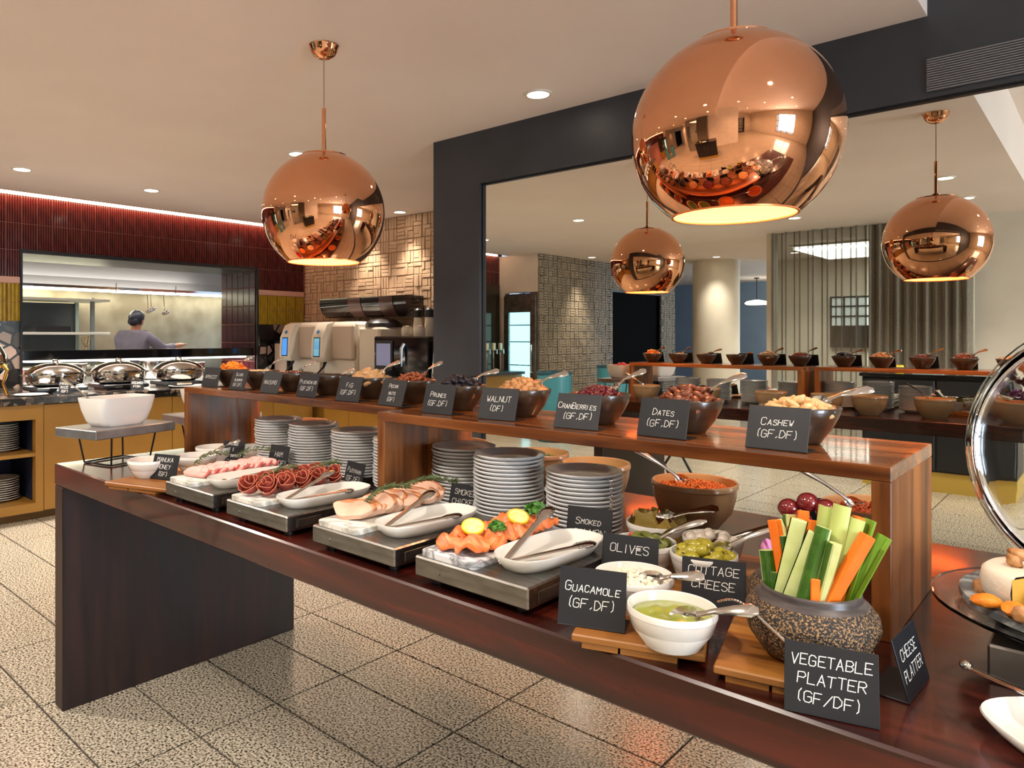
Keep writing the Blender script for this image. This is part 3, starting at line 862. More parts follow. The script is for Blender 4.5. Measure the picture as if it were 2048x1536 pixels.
g = G(); g.tube([(0, 0, 0), (0, 0, .02)], .012, 8); g.obj('handle', steel_fine, wk)
for k in range(4):
    a = pi * k / 4; g = G()
    g.tube([(.008 * cos(a) * s_, .008 * sin(a) * s_, .02) if abs(q) > .99 else (.04 * s_ * cos(a) * math.sqrt(1 - abs(q)) * 1.3, .04 * s_ * sin(a) * math.sqrt(1 - abs(q)) * 1.3, .13 - .11 * abs(q)) for q, s_ in [(-1, -1), (-.8, -1), (-.5, -1), (-.2, -1), (0, 1), (.2, 1), (.5, 1), (.8, 1), (1, 1)]], .0022, 5)
    g.obj('wire', brass, wk)

# ------------------------------------------------------------------ the cook
def skin(name, m, parent, joints, edges, root=0, sub=2):
    me = bpy.data.meshes.new(name)
    me.from_pydata([j[:3] for j in joints], edges, [])
    o = link(name, me, m, parent)
    md = o.modifiers.new('skin', 'SKIN'); md.use_smooth_shade = True
    sv = me.skin_vertices[0].data
    for i, j in enumerate(joints):
        r = j[3]; sv[i].radius = r if isinstance(r, tuple) else (r, r); sv[i].use_root = (i == root)
    sd = o.modifiers.new('sub', 'SUBSURF'); sd.levels = sub; sd.render_levels = sub
    return o
cook = thing('person', 'cook in a grey jacket with short black hair, seen from behind in the kitchen', 'person', (-8.62, 3.80, 0), radians(-150)); cook.scale = (1.06, 1.06, .965)
# local frame: person looks along -y ; x is the person's left
skin_m = mat('skin_tone', S((186, 128, 92)), .55, sss=.05)
J = [(0, 0, .92, (.15, .11)), (0, .02, 1.12, (.14, .10)), (0, .03, 1.32, (.17, .11)), (0, .01, 1.44, (.07, .06)), (0, -.015, 1.52, .052), (0, -.03, 1.58, (.072, .088)), (0, -.025, 1.645, (.066, .082)),
     (.17, .02, 1.38, .062), (.23, -.10, 1.17, .046), (.16, -.32, 1.16, .036), (.14, -.40, 1.17, (.034, .018)),
     (-.17, .02, 1.38, .062), (-.27, -.10, 1.21, .046), (-.33, -.33, 1.27, .036), (-.345, -.41, 1.285, (.036, .018)),
     (.09, 0, .84, .085), (.10, -.01, .48, .058), (.10, .02, .09, .042), (.10, -.13, .04, (.042, .03)),
     (-.09, 0, .84, .085), (-.10, -.01, .48, .058), (-.10, .02, .09, .042), (-.10, -.13, .04, (.042, .03))]
E_ = [(0, 1), (1, 2), (2, 3), (3, 4), (4, 5), (5, 6), (2, 7), (7, 8), (8, 9), (9, 10), (2, 11), (11, 12), (12, 13), (13, 14), (0, 15), (15, 16), (16, 17), (17, 18), (0, 19), (19, 20), (20, 21), (21, 22)]
def finger(base, d, n, r):
    i0 = len(J)
    prev = base
    for k in range(3):
        p = J[base]
        J.append((p[0] + d[0] * (k + 1) * n / 3, p[1] + d[1] * (k + 1) * n / 3, p[2] + d[2] * (k + 1) * n / 3 - .004 * k * k, r * (1 - .12 * k)))
        E_.append((prev, len(J) - 1)); prev = len(J) - 1
for b, s_ in ((10, 1), (14, -1)):
    finger(b, (-.35 * s_, -.9, .05), .07, .0085); finger(b, (-.12 * s_, -1, .08), .08, .009); finger(b, (.12 * s_, -1, .05), .075, .009); finger(b, (.34 * s_, -.92, 0), .06, .008); finger(b, (-.95 * s_, -.35, -.1), .055, .0095)
body = skin('body', skin_m, cook, J, E_)
g = G()
g.at(0, -.118, 1.585).blob(.013, .018, .022, 0, 1)                     # nose
for s_ in (-1, 1):
    g.at(.076 * s_, -.02, 1.585).blob(.010, .02, .03, 0, 1)            # ears
g.obj('ears_and_nose', skin_m, cook)
g = G()
for s_ in (-1, 1): g.at(.03 * s_, -.108, 1.605).blob(.011, .007, .006, 0, 1)
g.at(0, -.11, 1.54).blob(.024, .006, .006, 0, 1)
g.obj('eyes_and_mouth', mat('dark_features', S((60, 34, 30)), .5), cook)
hair_m = mat('black_hair', S((24, 24, 34)), .45, c2=S((38, 38, 52)), scale=40, stretch=(1, 1, .2), bump=.4, bscale=120)
g = G()
def hair(p):
    x, y, z = p
    if y < -.02: z = max(z, .022 - y * .25)
    return (x, y, z)
g.at(0, -.022, 1.615).blob(.088, .103, .105, .03, 5, 20, 14, hair)
g.at(0, .045, 1.575).blob(.068, .036, .055, .04, 6, 14, 10)
g.obj('hair', hair_m, cook)
jk = mat('grey_jacket', S((126, 120, 132)), .8, c2=S((112, 106, 118)), scale=8, bump=.3, bscale=24)
JJ = [(0, 0, .84, (.18, .14)), (0, .02, 1.10, (.165, .125)), (0, .03, 1.30, (.205, .13)), (0, .02, 1.43, (.10, .075)),
      (.185, .02, 1.385, .084), (.245, -.10, 1.18, .066), (.185, -.25, 1.165, .055), (-.185, .02, 1.385, .084), (-.285, -.10, 1.22, .066), (-.325, -.29, 1.262, .055)]
skin('jacket', jk, cook, JJ, [(0, 1), (1, 2), (2, 3), (2, 4), (4, 5), (5, 6), (2, 7), (7, 8), (8, 9)])
skin('trousers', black_matte, cook, [(0, 0, .90, (.16, .125)), (.09, 0, .82, .105), (.10, -.01, .48, .08), (.10, .02, .08, .07), (-.09, 0, .82, .105), (-.10, -.01, .48, .08), (-.10, .02, .08, .07)], [(0, 1), (1, 2), (2, 3), (0, 4), (4, 5), (5, 6)])
for s_ in (-1, 1):
    g = G().at(.10 * s_, -.04, 0); g.lathe([(0, 0), (1, 0), (1.04, .03), (.8, .07), (.4, .1), (0, .1)], 18, .05, .13); g.obj('shoe', black_matte, cook)

# ------------------------------------------------------------------ drinks counter against the relief tiles
dc = thing('drinks_counter', 'long drinks counter along the relief tile wall', 'counter', (-5.1, 4.7, 0))
g = G(); g.box(-1.8, 1.95, -.36, .31, .88, .93, .004); g.obj('countertop', dark_stone, dc, smooth=False)
for k in range(7):
    g = G().at(-1.78 + .53 * k, 0, 0); g.box(.003, .527, -.33, -.30, .08, .875, .003); g.obj('door', ochre, dc, smooth=False)
g = G(); g.box(-1.78, 1.93, -.30, .3, 0, .88); g.obj('carcass', ochre, dc, smooth=False)
cream = mat('cream_plastic', S((226, 216, 198)), .35)
cream2 = mat('warm_grey_plastic', S((196, 178, 160)), .35)
def dispenser(x, label, screen):
    t = thing('drink_dispenser', label, 'dispenser', (x, 4.62, .9305), 0, 'cream drink dispensers')
    g = G(); g.box(-.27, .27, -.02, .30, .0, .56, .03); g.obj('body', cream, t, smooth=True, angle=50)
    g = G(); vs = []
    prof = [(-.05, .16), (-.14, .15), (-.17, .2), (-.16, .40), (-.10, .53), (-.02, .56), (0, .55), (0, .16)]
    for x0 in (-.27, -.09): vs += [(x0, y, z) for y, z in prof]
    n = len(prof); g.add(vs, [(i, (i + 1) % n, n + (i + 1) % n, n + i) for i in range(n)] + [tuple(range(n))[::-1], tuple(range(n, 2 * n))]); hd = g.obj('head', cream, t, angle=50)
    g = G(); g.at(-.18, -.167, .20, rx=-.05).box(-.055, .055, -.004, .002, 0, .20); sc = g.obj('screen', black_gloss, hd, smooth=False)
    g = G(); g.at(-.18, -.172, .21, rx=-.05).box(-.045, .045, -.002, 0, 0, .18)
    g.obj('display', screen, hd, smooth=False)
    g = G(); g.at(-.18, -.145, .455, rx=pi / 2 - .5).lathe([(0, 0), (.02, 0), (.02, .006), (0, .006)], 16); g.obj('badge', mat('badge_blue', S((58, 130, 190)), .4), hd)
    g = G(); g.box(-.08, .26, -.06, .0, .17, .53, .02); g.obj('front_panel', cream2, t, angle=50)
    g = G(); g.tube([(-.15, -.08, .15), (-.15, -.10, .1), (-.19, -.15, .03)], [.02, .012, .008], 8); g.obj('spout', black_matte, t)
    g = G(); g.box(-.26, .26, -.2, -.02, 0, .03, .004); g.obj('drip_tray', steel_dull, t, smooth=False)
dispenser(-6.28, 'cream drink dispenser with plain blue screen, left of the pair', mat('screen_blue', S((60, 120, 190)), .3, emis=S((60, 120, 190)), estr=1.0))
dispenser(-5.72, 'cream drink dispenser with blue and green screen, right of the pair', mat('screen_bluegreen', S((50, 110, 190)), .3, c2=S((150, 200, 170)), scale=9, stretch=(.1, .1, 1), emis=S((60, 130, 170)), estr=.8))
t = thing('tinted_display_case', 'dark tinted wall case with a curved front above the drink dispensers', 'display case', (-5.6, 5.03, 1.54))
g = G(); prof = [(0, .0), (-.16, 0), (-.22, .06), (-.25, .14), (-.25, .2), (0, .2)]; n = len(prof); vs = []
for x0 in (-.68, .66): vs += [(x0, y, z) for y, z in prof]
g.add(vs, [(i, (i + 1) % n, n + (i + 1) % n, n + i) for i in range(n)] + [tuple(range(n))[::-1], tuple(range(n, 2 * n))]); g.obj('shell', mat('smoked_perspex', S((40, 34, 34)), .08, coat=.5), t, angle=60, fix=True)
for x0, m in ((-.2, 'smoked_a'), (.28, 'smoked_b')):
    g = G(); g.at(x0, 0, 0).add([(0, -.16, -.003), (.2, -.16, -.003), (.2, -.225, .06), (0, -.225, .06), (.2, -.256, .14), (0, -.256, .14), (.2, -.256, .2), (0, -.256, .2)], [(0, 1, 2, 3), (3, 2, 4, 5), (5, 4, 6, 7)]); g.obj('panel', mat('plum_panel', S((92, 66, 62)), .2), t)
t = thing('water_machine', 'tall cream machine with a dark top beside the black coffee machine', 'machine', (-5.245, 4.80, .9305))
g = G(); g.box(-.18, .13, -.2, .2, 0, .50, .02); g.obj('body', cream, t, angle=50)
g = G(); g.lathe([(0, .0), (1.0, 0), (.98, .04), (.7, .075), (0, .09)], 24, .16, .2); o = g.obj('lid', mat('dark_lid', S((52, 44, 40)), .3), t); o.location = (-.025, 0, .50)
t = thing('coffee_machine', 'black coffee machine with a grey screen next to the dark frame', 'coffee machine', (-4.72, 4.62, .9305))
g = G(); g.box(-.36, .36, -.12, .26, 0, .41, .012); g.obj('body', black_gloss, t, smooth=False)
g = G(); g.box(-.33, -.09, -.132, -.12, .10, .37, .004); sc = g.obj('screen_bezel', black_matte, t, smooth=False)
g = G(); g.box(-.305, -.115, -.136, -.132, .14, .345); g.obj('display', mat('screen_grey', S((120, 122, 150)), .2, emis=S((110, 112, 140)), estr=.5), sc, smooth=False)
g = G(); g.tube([(.05, -.12, .34), (.05, -.15, .3), (.05, -.15, .14)], [.02, .016, .008], 8); g.obj('spout', steel_fine, t)
g = G(); g.box(-.34, .34, -.26, -.12, 0, .035, .004); g.obj('drip_tray', steel_dull, t, smooth=False)
for k, (x, lb) in enumerate(((-4.79, 'cream bean hopper on the coffee machine, on the left'), (-4.63, 'cream bean hopper on the coffee machine, on the right'))):
    t = thing('bean_hopper', lb, 'hopper', (x, 4.66, 1.3405), group='bean hoppers')
    g = G(); g.lathe([(0, 0), (.05, 0), (.055, .02), (.055, .07), (.05, .085), (0, .085)], 20); g.obj('body', cream, t)
    g = G(); g.lathe([(0, .085), (.045, .085), (.045, .095), (0, .1)], 20); g.obj('lid', cream2, t)
for k, (x, lb) in enumerate(((-4.83, 'dark bottle with white label against the tiles, on the left'), (-4.68, 'dark bottle with white label against the tiles, on the right'))):
    t = thing('syrup_bottle', lb, 'bottle', (x, 4.84, 1.3405), group='syrup bottles behind the coffee machine')
    g = G(); g.lathe([(0, 0), (.045, 0), (.045, .10), (.04, .13), (.04, .18), (0, .18)], 16); g.obj('body', mat('syrup_cream', S((214, 204, 186)), .3), t)
    g = G(); g.lathe([(0, .18), (.042, .18), (.042, .25), (.02, .27), (0, .27)], 16); g.obj('cap', black_matte, t)
t = thing('metal_milk_jug', 'shiny steel jug standing against the edge of the dark frame', 'jug', (-4.28, 4.55, .9305))
g = G(); g.lathe([(0, 0), (.07, 0), (.075, .02), (.06, .2), (.05, .34), (.056, .36), (.03, .38), (.02, .41), (0, .42)], 24); g.obj('body', steel_fine, t)
g = G(); g.tube([(.055, 0, .32), (.12, 0, .28), (.12, 0, .14), (.068, 0, .1)], .009, 8); g.obj('handle', steel_fine, t)
t = thing('juice_machine', 'grey juice machine partly hidden behind the left drink dispenser', 'machine', (-6.72, 4.75, .9305))
g = G(); g.box(-.14, .14, -.16, .2, 0, .36, .012); g.obj('body', black_matte, t, smooth=False)
g = G(); g.box(-.11, .12, -.175, -.16, .02, .33, .004); g.obj('front_panel', cream2, t, smooth=False)

# ------------------------------------------------------------------ buffet table
table_wood = wood('mahogany_table', S((28, 9, 7)), S((54, 17, 12)), S((84, 29, 18)), 'X', .2, 5.0, coat=.3)
leg_wood = wood('mahogany_leg', S((22, 9, 7)), S((34, 14, 11)), S((50, 22, 16)), 'Z', .4, 4.0)
bt = thing('buffet_table', 'long dark mahogany buffet table with slab ends', 'table', (-1.0, 1.44, 0))
g = G().at(1.0, -1.44, 0); g.box(-2.81, .95, .94, 1.94, .803, ZT, .004); g.obj('tabletop', table_wood, bt, smooth=False)
for x in (-2.81, .875):
    g = G().at(1.0, -1.44, 0); g.box(x, x + .075, .942, 1.938, 0, .803, .003); g.obj('end_panel', leg_wood, bt, smooth=False)

# ------------------------------------------------------------------ wooden risers on the table
shelf_wood = wood('acacia_shelf', S((104, 50, 20)), S((170, 96, 42)), S((198, 124, 62)), 'X', .26, 6.0, stave=('Y', .065), coat=.5)
post_wood = wood('acacia_post', S((110, 58, 22)), S((168, 98, 42)), S((190, 120, 56)), 'Z', .38, 6.0, stave=('Y', .06))
def riser(x0, x1, y0, y1, label):
    t = thing('wooden_riser', label, 'riser', ((x0 + x1) / 2, (y0 + y1) / 2, ZT), group='wooden risers on the buffet table')
    w = (x1 - x0) / 2; d = (y1 - y0) / 2
    g = G(); g.box(-w, w, -d, d, ZS - ZT - .024, ZS - ZT, .0015); g.obj('shelf_board', shelf_wood, t, smooth=False)
    for x in (-w, w - .027):
        g = G(); g.box(x, x + .027, -d, d, 0, ZS - ZT - .024, .0015); g.obj('end_board', post_wood, t, smooth=False)
    return t
riser(-2.655, -1.448, 1.362, 1.69, 'long wooden riser nearer the kitchen, carrying the apricot to pecan bowls')
riser(-1.405, -.245, 1.257, 1.585, 'long wooden riser nearer the camera, carrying the prune to cashew bowls')

# ------------------------------------------------------------------ copper pendants
glow_in = mat('shade_inside', S((246, 170, 116)), .35)
def pendant(x, label):
    zc = 1.862; R = .256; y = 1.865
    t = thing('copper_pendant', label, 'pendant lamp', (x, y, zc), group='round copper pendant lamps')
    a0, a1 = math.asin(.207 / R), math.asin(.238 / R)
    prof = [(R * cos(-a0 + (a1 + a0) * k / 30), R * sin(-a0 + (a1 + a0) * k / 30)) for k in range(31)]
    g = G(); g.lathe(prof, 64); sh = g.obj('shade', copper, t, angle=60)
    g = G(); inner = [((R - .004) * cos(-a0 + (a1 + a0) * k / 24), (R - .004) * sin(-a0 + (a1 + a0) * k / 24)) for k in range(25)][::-1]
    g.lathe([(prof[0][0], prof[0][1])] + inner[::-1], 48); g.obj('shade_lining', glow_in, sh, angle=60)
    g = G(); g.lathe([(0, .232), (prof[-1][0], .236), (prof[-1][0], .242), (.02, .246), (.02, .262), (0, .262)], 40); g.obj('top_cap', copper, t)
    g = G(); g.lathe([(prof[0][0] - .003, prof[0][1] - .001), (prof[0][0] + .003, prof[0][1] - .001), (prof[0][0] + .003, prof[0][1] + .003)], 48); g.obj('rim', mat('hot_rim', S((255, 150, 90)), .3, .6), sh)
    g = G(); g.lathe([(0, -.03), (.03, -.02), (.035, .01), (.02, .05), (.016, .09), (0, .09)], 16); g.obj('bulb', mat('bulb_glow', (1, .8, .6), .5, emis=(1, .70, .42), estr=30), t)
    g = G(); g.tube([(0, 0, .09), (0, 0, .24)], .012, 8); g.obj('bulb_holder', black_matte, t)
    g = G(); g.tube([(0, 0, .245), (0, 0, .44)], .009, 12); g.obj('rod', copper, t)
    g = G(); g.tube([(0, 0, .44), (0, 0, H - zc - .04)], .0025, 6); g.obj('cord', mat('clear_cord', S((150, 120, 100)), .4), t)
    g = G(); z = H - zc; g.lathe([(0, z - .056), (.008, z - .055), (.025, z - .052), (.045, z - .040), (.057, z - .022), (.062, z - .004), (.064, z - .0015)], 28); g.obj('ceiling_rose', copper, t)
    l = bpy.data.lights.new('pendant_bulb_light', 'POINT'); l.energy = 10; l.color = (1, .58, .30); l.shadow_soft_size = .03
    o = bpy.data.objects.new('pendant_bulb_light', l); COL.objects.link(o); o.location = (x, y, zc - .07)
pendant(-2.42, 'round copper globe pendant hanging nearer the kitchen window')
pendant(-.713, 'round copper globe pendant hanging over the table, larger in view')

# ------------------------------------------------------------------ chalk cards
FONT = {'A': '00 26 40|12 32', 'B': '00 06 36 45 44 33 03|33 42 41 30 00', 'C': '45 36 16 05 01 10 30 41', 'D': '00 06 26 44 42 20 00', 'E': '46 06 00 40|03 33',
        'F': '46 06 00|03 33', 'G': '45 36 16 05 01 10 30 41 43 23', 'H': '06 00|46 40|03 43', 'I': '16 10', 'J': '46 41 30 10 01', 'K': '06 00|46 02|13 40', 'L': '06 00 40',
        'M': '00 06 23 46 40', 'N': '00 06 40 46', 'O': '16 05 01 10 30 41 45 36 16', 'P': '00 06 36 45 44 33 03', 'Q': '16 05 01 10 30 41 45 36 16|22 40', 'R': '00 06 36 45 44 33 03|23 40',
        'S': '45 36 16 05 04 33 42 41 30 10 01', 'T': '06 46|26 20', 'U': '06 01 10 30 41 46', 'V': '06 20 46', 'W': '06 10 23 30 46', 'X': '06 40|00 46', 'Y': '06 23 46|23 20', 'Z': '06 46 00 40',
        '(': '27 15 11 20', ')': '17 25 21 10', ',': '21 10', '/': '00 46', '&': '40 15 26 35 01 10 32', '-': '03 43'}
def text_geo(lines, w, h, size, seed, th=.0011, top=None):
    rd = random.Random(seed); g = G()
    n = len(lines); lead = size * 1.75
    y = (h / 2 + lead * (n - 1) / 2 - size / 2) if top is None else top
    for ln in lines:
        sz = size
        adv = []
        for c in ln:
            k = .72 if c.islower() else 1.0
            adv.append((.45 if c in '(),I ' else .72) * sz * k + sz * .16)
        tw = sum(adv); f = min(1, (w * .88) / tw); x = -tw * f / 2 + rd.uniform(-.03, .02) * w
        sl = rd.uniform(-.02, .03)
        for c, a in zip(ln, adv):
            k = (.72 if c.islower() else 1.0)
            ju, jv = rd.uniform(-.03, .03) * sz, rd.uniform(-.05, .05) * sz
            if c.upper() in FONT:
                for st in FONT[c.upper()].split('|'):
                    pts = []
                    for q in st.split():
                        px = x + ju * f + (int(q[0]) / 4 * .66 * k + (int(q[1]) / 6) * .10 + rd.uniform(-.025, .025)) * sz * f
                        py = y + jv + sl * (x + .0) + int(q[1]) / 6 * sz * k * (.85 + .15 * f) + rd.uniform(-.02, .02) * sz
                        pts.append((px, py))
                    for (a0, b0), (a1, b1) in zip(pts, pts[1:]):
                        dx, dy = a1 - a0, b1 - b0; L = math.hypot(dx, dy) or 1
                        ux, uy = dx / L * th * .5, dy / L * th * .5
                        nx, ny = -uy, ux
                        g.add([(a0 - ux + nx, 0, b0 - uy + ny), (a0 - ux - nx, 0, b0 - uy - ny), (a1 + ux - nx, 0, b1 + uy - ny), (a1 + ux + nx, 0, b1 + uy + ny)], [(0, 1, 2, 3)])
            x += a * f
        y -= lead
    return g
slate = mat('chalk_card', S((20, 22, 27)), .45, c2=S((25, 27, 33)), scale=14)
chalk = mat('chalk_white', S((240, 238, 232)), .9)
def card(lines, loc, yaw, label, lean=15, w=.102, h=.076, size=.0125, th=.0011, seed=0, top=None, group='chalk cards on the buffet'):
    t = thing('chalk_card', label, 'sign', (loc[0], loc[1], loc[2] + .0006), radians(yaw), group)
    a = radians(lean)
    g = G().at(0, 0, .001, rx=-a); g.box(-w / 2, w / 2, -.0011, .0011, 0, h, .0005); cd = g.obj('card', slate, t, smooth=False)
    if lines:
        g = text_geo(lines, w, h, size, hash((tuple(lines), seed)) % 1000 if False else sum(ord(c) for c in ''.join(lines)) + seed, th, top)
        M = Matrix.Translation((0, 0, .001)) @ Matrix.Rotation(-a, 4, 'X') @ Matrix.Translation((0, -.0014, 0))
        g.v = [tuple(M @ Vector(p)) for p in g.v]
        g.obj('lettering', chalk, t, smooth=False)
    # folded back foot
    d = h * .62
    g = G(); g.box(-w / 2, w / 2, -.001, d, 0, .0016, .0004); g.obj('foot', slate, t, smooth=False)
    return t
SH = [('Apricot', ['APRICOT'], -2.556, 1.414, 6, 'apricot'), ('almonds', ['Sliced', 'Almonds', '(GF,DF)'], -2.336, 1.400, 0, 'sliced almonds'), ('raisins', ['RAISINS'], -2.12, 1.395, 3, 'raisins'),
      ('pist', ['Pistachios', '(GF,DF)'], -1.90, 1.390, 1, 'pistachios'), ('fig', ['FiG', '(GF,DF)'], -1.685, 1.384, 3, 'fig'), ('pecan', ['Pecan', 'nuts', '(GF)'], -1.485, 1.374, -2, 'pecan nuts'),
      ('prunes', ['Prunes', '(GF,DF)'], -1.245, 1.313, 1, 'prunes'), ('walnut', ['WALNUT', '(DF)'], -1.054, 1.315, 6, 'walnut'), ('cran', ['CranBerries', '(GF,DF)'], -.83, 1.302, 6, 'cranberries'),
      ('dates', ['Dates', '(GF,DF)'], -.64, 1.308, -1, 'dates'), ('cashew', ['Cashew', '(GF,DF)'], -.426, 1.300, 0, 'cashew')]
for k, (key, ln, x, y, yaw, word) in enumerate(SH):
    card(ln, (x, y, ZS), yaw, f'black chalk card reading {word} on the wooden riser', lean=15 + (k % 3) * 2, size=.0128 if len(ln) < 3 else .0112, seed=k)
for k, (ln, x, y, z, yaw, lb, sz, tp) in enumerate((
        (['Guacamole', '(GF,DF)'], -.578, .950, ZT + .0205, 21, 'black chalk card reading guacamole, leaning by the green dip', .0135, .050),
        (['VEGETABLE', 'PLATTER', '(GF/DF)'], -.250, .958, ZT, 16, 'black chalk card reading vegetable platter at the table\'s front edge', .0125, None),
        (['COTTAGE', 'CHEESE'], -.492, 1.197, ZT, 20, 'black chalk card reading cottage cheese behind the green dip', .0135, .058),
        (['OLIVES'], -.645, 1.190, ZT + .0205, 16, 'black chalk card reading olives beside the pickle bowls', .0145, .045),
        (['CHEESE', 'PLATTER'], -.186, 1.115, ZT, 87, 'black chalk card reading cheese platter, turned sideways near the cheese', .0135, .045),
        (['Smoked', 'SALMON', '(GF,DF)'], -.80, 1.30, ZT, 16, 'black chalk card reading smoked salmon before the plate stack', .013, None),
        (['SMOKED', 'CHICKEN', '(GF,DF)'], -1.20, 1.36, ZT, 6, 'black chalk card reading smoked chicken before the plate stack', .013, None),
        (['Pastrami', '(GF,DF)'], -1.70, 1.415, ZT, -8, 'black chalk card reading pastrami between the plate stacks', .0145, None),
        (['HAM', '(GF/DF)'], -2.085, 1.40, ZT, 4, 'black chalk card reading ham before the leftmost plate stacks', .016, None),
        (['Mango', '&', 'Passionfruit', 'Curd'], -2.235, 1.318, ZT + .021, 14, 'black chalk card reading mango and passionfruit behind the ham', .0115, None),
        (['Berry'], -2.33, 1.56, ZT + .02, 6, 'black chalk card reading berry inside the far riser', .0135, .055),
        (['MANUKA', 'HONEY', '(GF)'], -2.135, 1.025, ZT + .021, 20, 'black chalk card reading manuka honey on the small wooden board', .0125, None))):
    card(ln, (x, y, z), yaw, lb, size=sz, seed=50 + k, top=tp, h={8: .09, 5: .104, 6: .086, 0: .086, 1: .082, 2: .084}.get(k, .076), w=.096 if k in (5, 6) else .102)
t = card([], (-.50, 1.905, ZT), 180, 'blank-backed black card on the table\'s mirror side, beside a large beige bowl')
t = card([], (-1.42, 1.905, ZT), 180, 'blank-backed black card on the mirror side, near the middle beige bowls')

card(['FRIED', 'RICE', '(GF)'], (-5.85, 2.03, .90), 62, 'small black card before the first oval chafing dish', w=.085, h=.10, size=.017, th=.003, group='cards on the hot food counter')
card(['STEAMED', 'FISH'], (-5.87, 2.60, .90), 62, 'small black card before the middle oval chafing dish', w=.10, h=.085, size=.017, th=.003, group='cards on the hot food counter')
# ------------------------------------------------------------------ cutlery
def spoon(loc, yaw, pitch, label, grp, L=.165, roll=.85, m=steel_fine):
    """lies along +x from the bowl of the spoon at the origin to the handle end, then pitched up"""
    t = thing('serving_spoon', label, 'spoon', loc, 0, grp)
    t.rotation_euler = (roll, -pitch, yaw); t.rotation_mode = 'XYZ'
    g = G(); g.tube([(.03, 0, 0), (.045, 0, .003), (L * .5, 0, .006), (L * .74, 0, .004), (L * .92, 0, .001), (L, 0, -.002)], [.0045, .0038, .0042, .0075, .0098, .005], 12, True, .25); g.obj('handle', m, t)
    g = G()
    def f(u, v):
        a = 2 * pi * u; r = v
        return (.012 + .024 * r * cos(a), .0155 * r * sin(a), -.008 * (1 - r * r) - .001)
    g.sheet(f, 14, 4, .0012); g.obj('bowl', m, t)
    return t

# ------------------------------------------------------------------ dark bowls on the riser with dried fruit and nuts
bowl_m = mat('dark_glazed_bowl', S((56, 42, 32)), .3, c2=S((76, 58, 42)), scale=3, stretch=(1, 1, 14), coat=.4)
g = G(); g.lathe([(0, .003), (.026, .003), (.028, 0), (.034, 0), (.038, .006), (.053, .026), (.064, .048), (.0705, .066), (.069, .068), (.066, .066), (.059, .046), (.046, .022), (.02, .010), (0, .009)], 36)
dbowl_me = g.mesh('dark_bowl', True, 60)
def bend(k):
    def f(p):
        x, y, z = p
        return (x, y + k * x * x, z)
    return f
def piece_geo(kind, g, seed, nu=8, nv=6):
    rd = random.Random(seed)
    if kind == 'walnut': g.blob(.0125, .0105, .0085, .26, seed, 9, 7)
    elif kind == 'pecan': g.blob(.0125, .0062, .0045, .12, seed, 8, 6, bend(6))
    elif kind == 'cashew': g.blob(.0135, .0055, .0060, .06, seed, 10, 6, bend(32))
    elif kind == 'date': g.blob(.015, .0075, .0068, .1, seed, 8, 6)
    elif kind == 'prune': g.blob(.013, .011, .0075, .2, seed, 9, 6)
    elif kind == 'fig': g.blob(.019, .018, .011, .08, seed, 12, 7, lambda p: (p[0], p[1], p[2] * (1 - .45 * math.exp(-(p[0] ** 2 + p[1] ** 2) / .00006))))
    elif kind == 'apricot': g.blob(.015, .0135, .006, .1, seed, 10, 6, lambda p: (p[0], p[1], p[2] + 9 * p[0] * p[0]))
    elif kind == 'cranberry': g.blob(.0065, .0045, .0038, .2, seed, 6, 5)
    elif kind == 'raisin': g.blob(.006, .0045, .004, .2, seed, 6, 5)
    elif kind == 'almond': g.blob(.0095, .0055, .0012, .05, seed, 8, 4)
    elif kind == 'pistachio': g.blob(.007, .0045, .004, .1, seed, 6, 5)
    return g
FOOD = {'apricot': (S((222, 116, 18)), S((240, 148, 36))), 'almond': (S((216, 186, 140)), S((236, 212, 170))), 'raisin': (S((62, 26, 24)), S((96, 44, 36))), 'pistachio': (S((128, 120, 62)), S((160, 140, 84))),
        'fig': (S((190, 142, 92)), S((214, 172, 120))), 'pecan': (S((136, 66, 36)), S((172, 92, 52))), 'prune': (S((20, 17, 22)), S((34, 28, 36))), 'walnut': (S((170, 114, 66)), S((204, 152, 98))),
        'cranberry': (S((72, 16, 24)), S((112, 28, 36))), 'date': (S((96, 44, 24)), S((140, 72, 40))), 'cashew': (S((222, 176, 116)), S((236, 200, 148)))}
def heap_pts(n, R, hh, gap, seed):
    rd = random.Random(seed); pts = []
    for _ in range(4000):
        r = R * math.sqrt(rd.random()); a = rd.random() * 2 * pi
        p = (r * cos(a), r * sin(a), hh * (1 - (r / R) ** 2))
        if all((p[0] - q[0]) ** 2 + (p[1] - q[1]) ** 2 + (p[2] - q[2]) ** 2 > gap * gap for q in pts): pts.append(p)
        if len(pts) >= n: break
    return pts
#            kind, x, y, rim z offset of content, heap height, single pieces, gap, radius, plain word
BOWLS = [('apricot', -2.555, 1.515, .054, .034, 22, .017, .056, 'dried apricot'), ('almond', -2.352, 1.515, .056, .012, 0, 0, .06, 'sliced almonds'), ('raisin', -2.14, 1.512, .054, .018, 0, 0, .058, 'raisins'),
         ('pistachio', -1.928, 1.505, .046, .004, 0, 0, .057, 'pistachios'), ('fig', -1.715, 1.505, .054, .032, 15, .023, .054, 'dried fig'), ('pecan', -1.517, 1.500, .056, .028, 46, .0115, .058, 'pecan nut'),
         ('prune', -1.272, 1.435, .056, .030, 34, .0145, .056, 'prune'), ('walnut', -1.062, 1.430, .057, .028, 42, .0135, .058, 'walnut half'), ('cranberry', -.848, 1.430, .057, .028, 0, 0, .059, 'cranberries'),
         ('date', -.640, 1.430, .057, .032, 36, .0140, .057, 'dried date'), ('cashew', -.426, 1.430, .058, .020, 46, .0125, .058, 'cashew nut')]
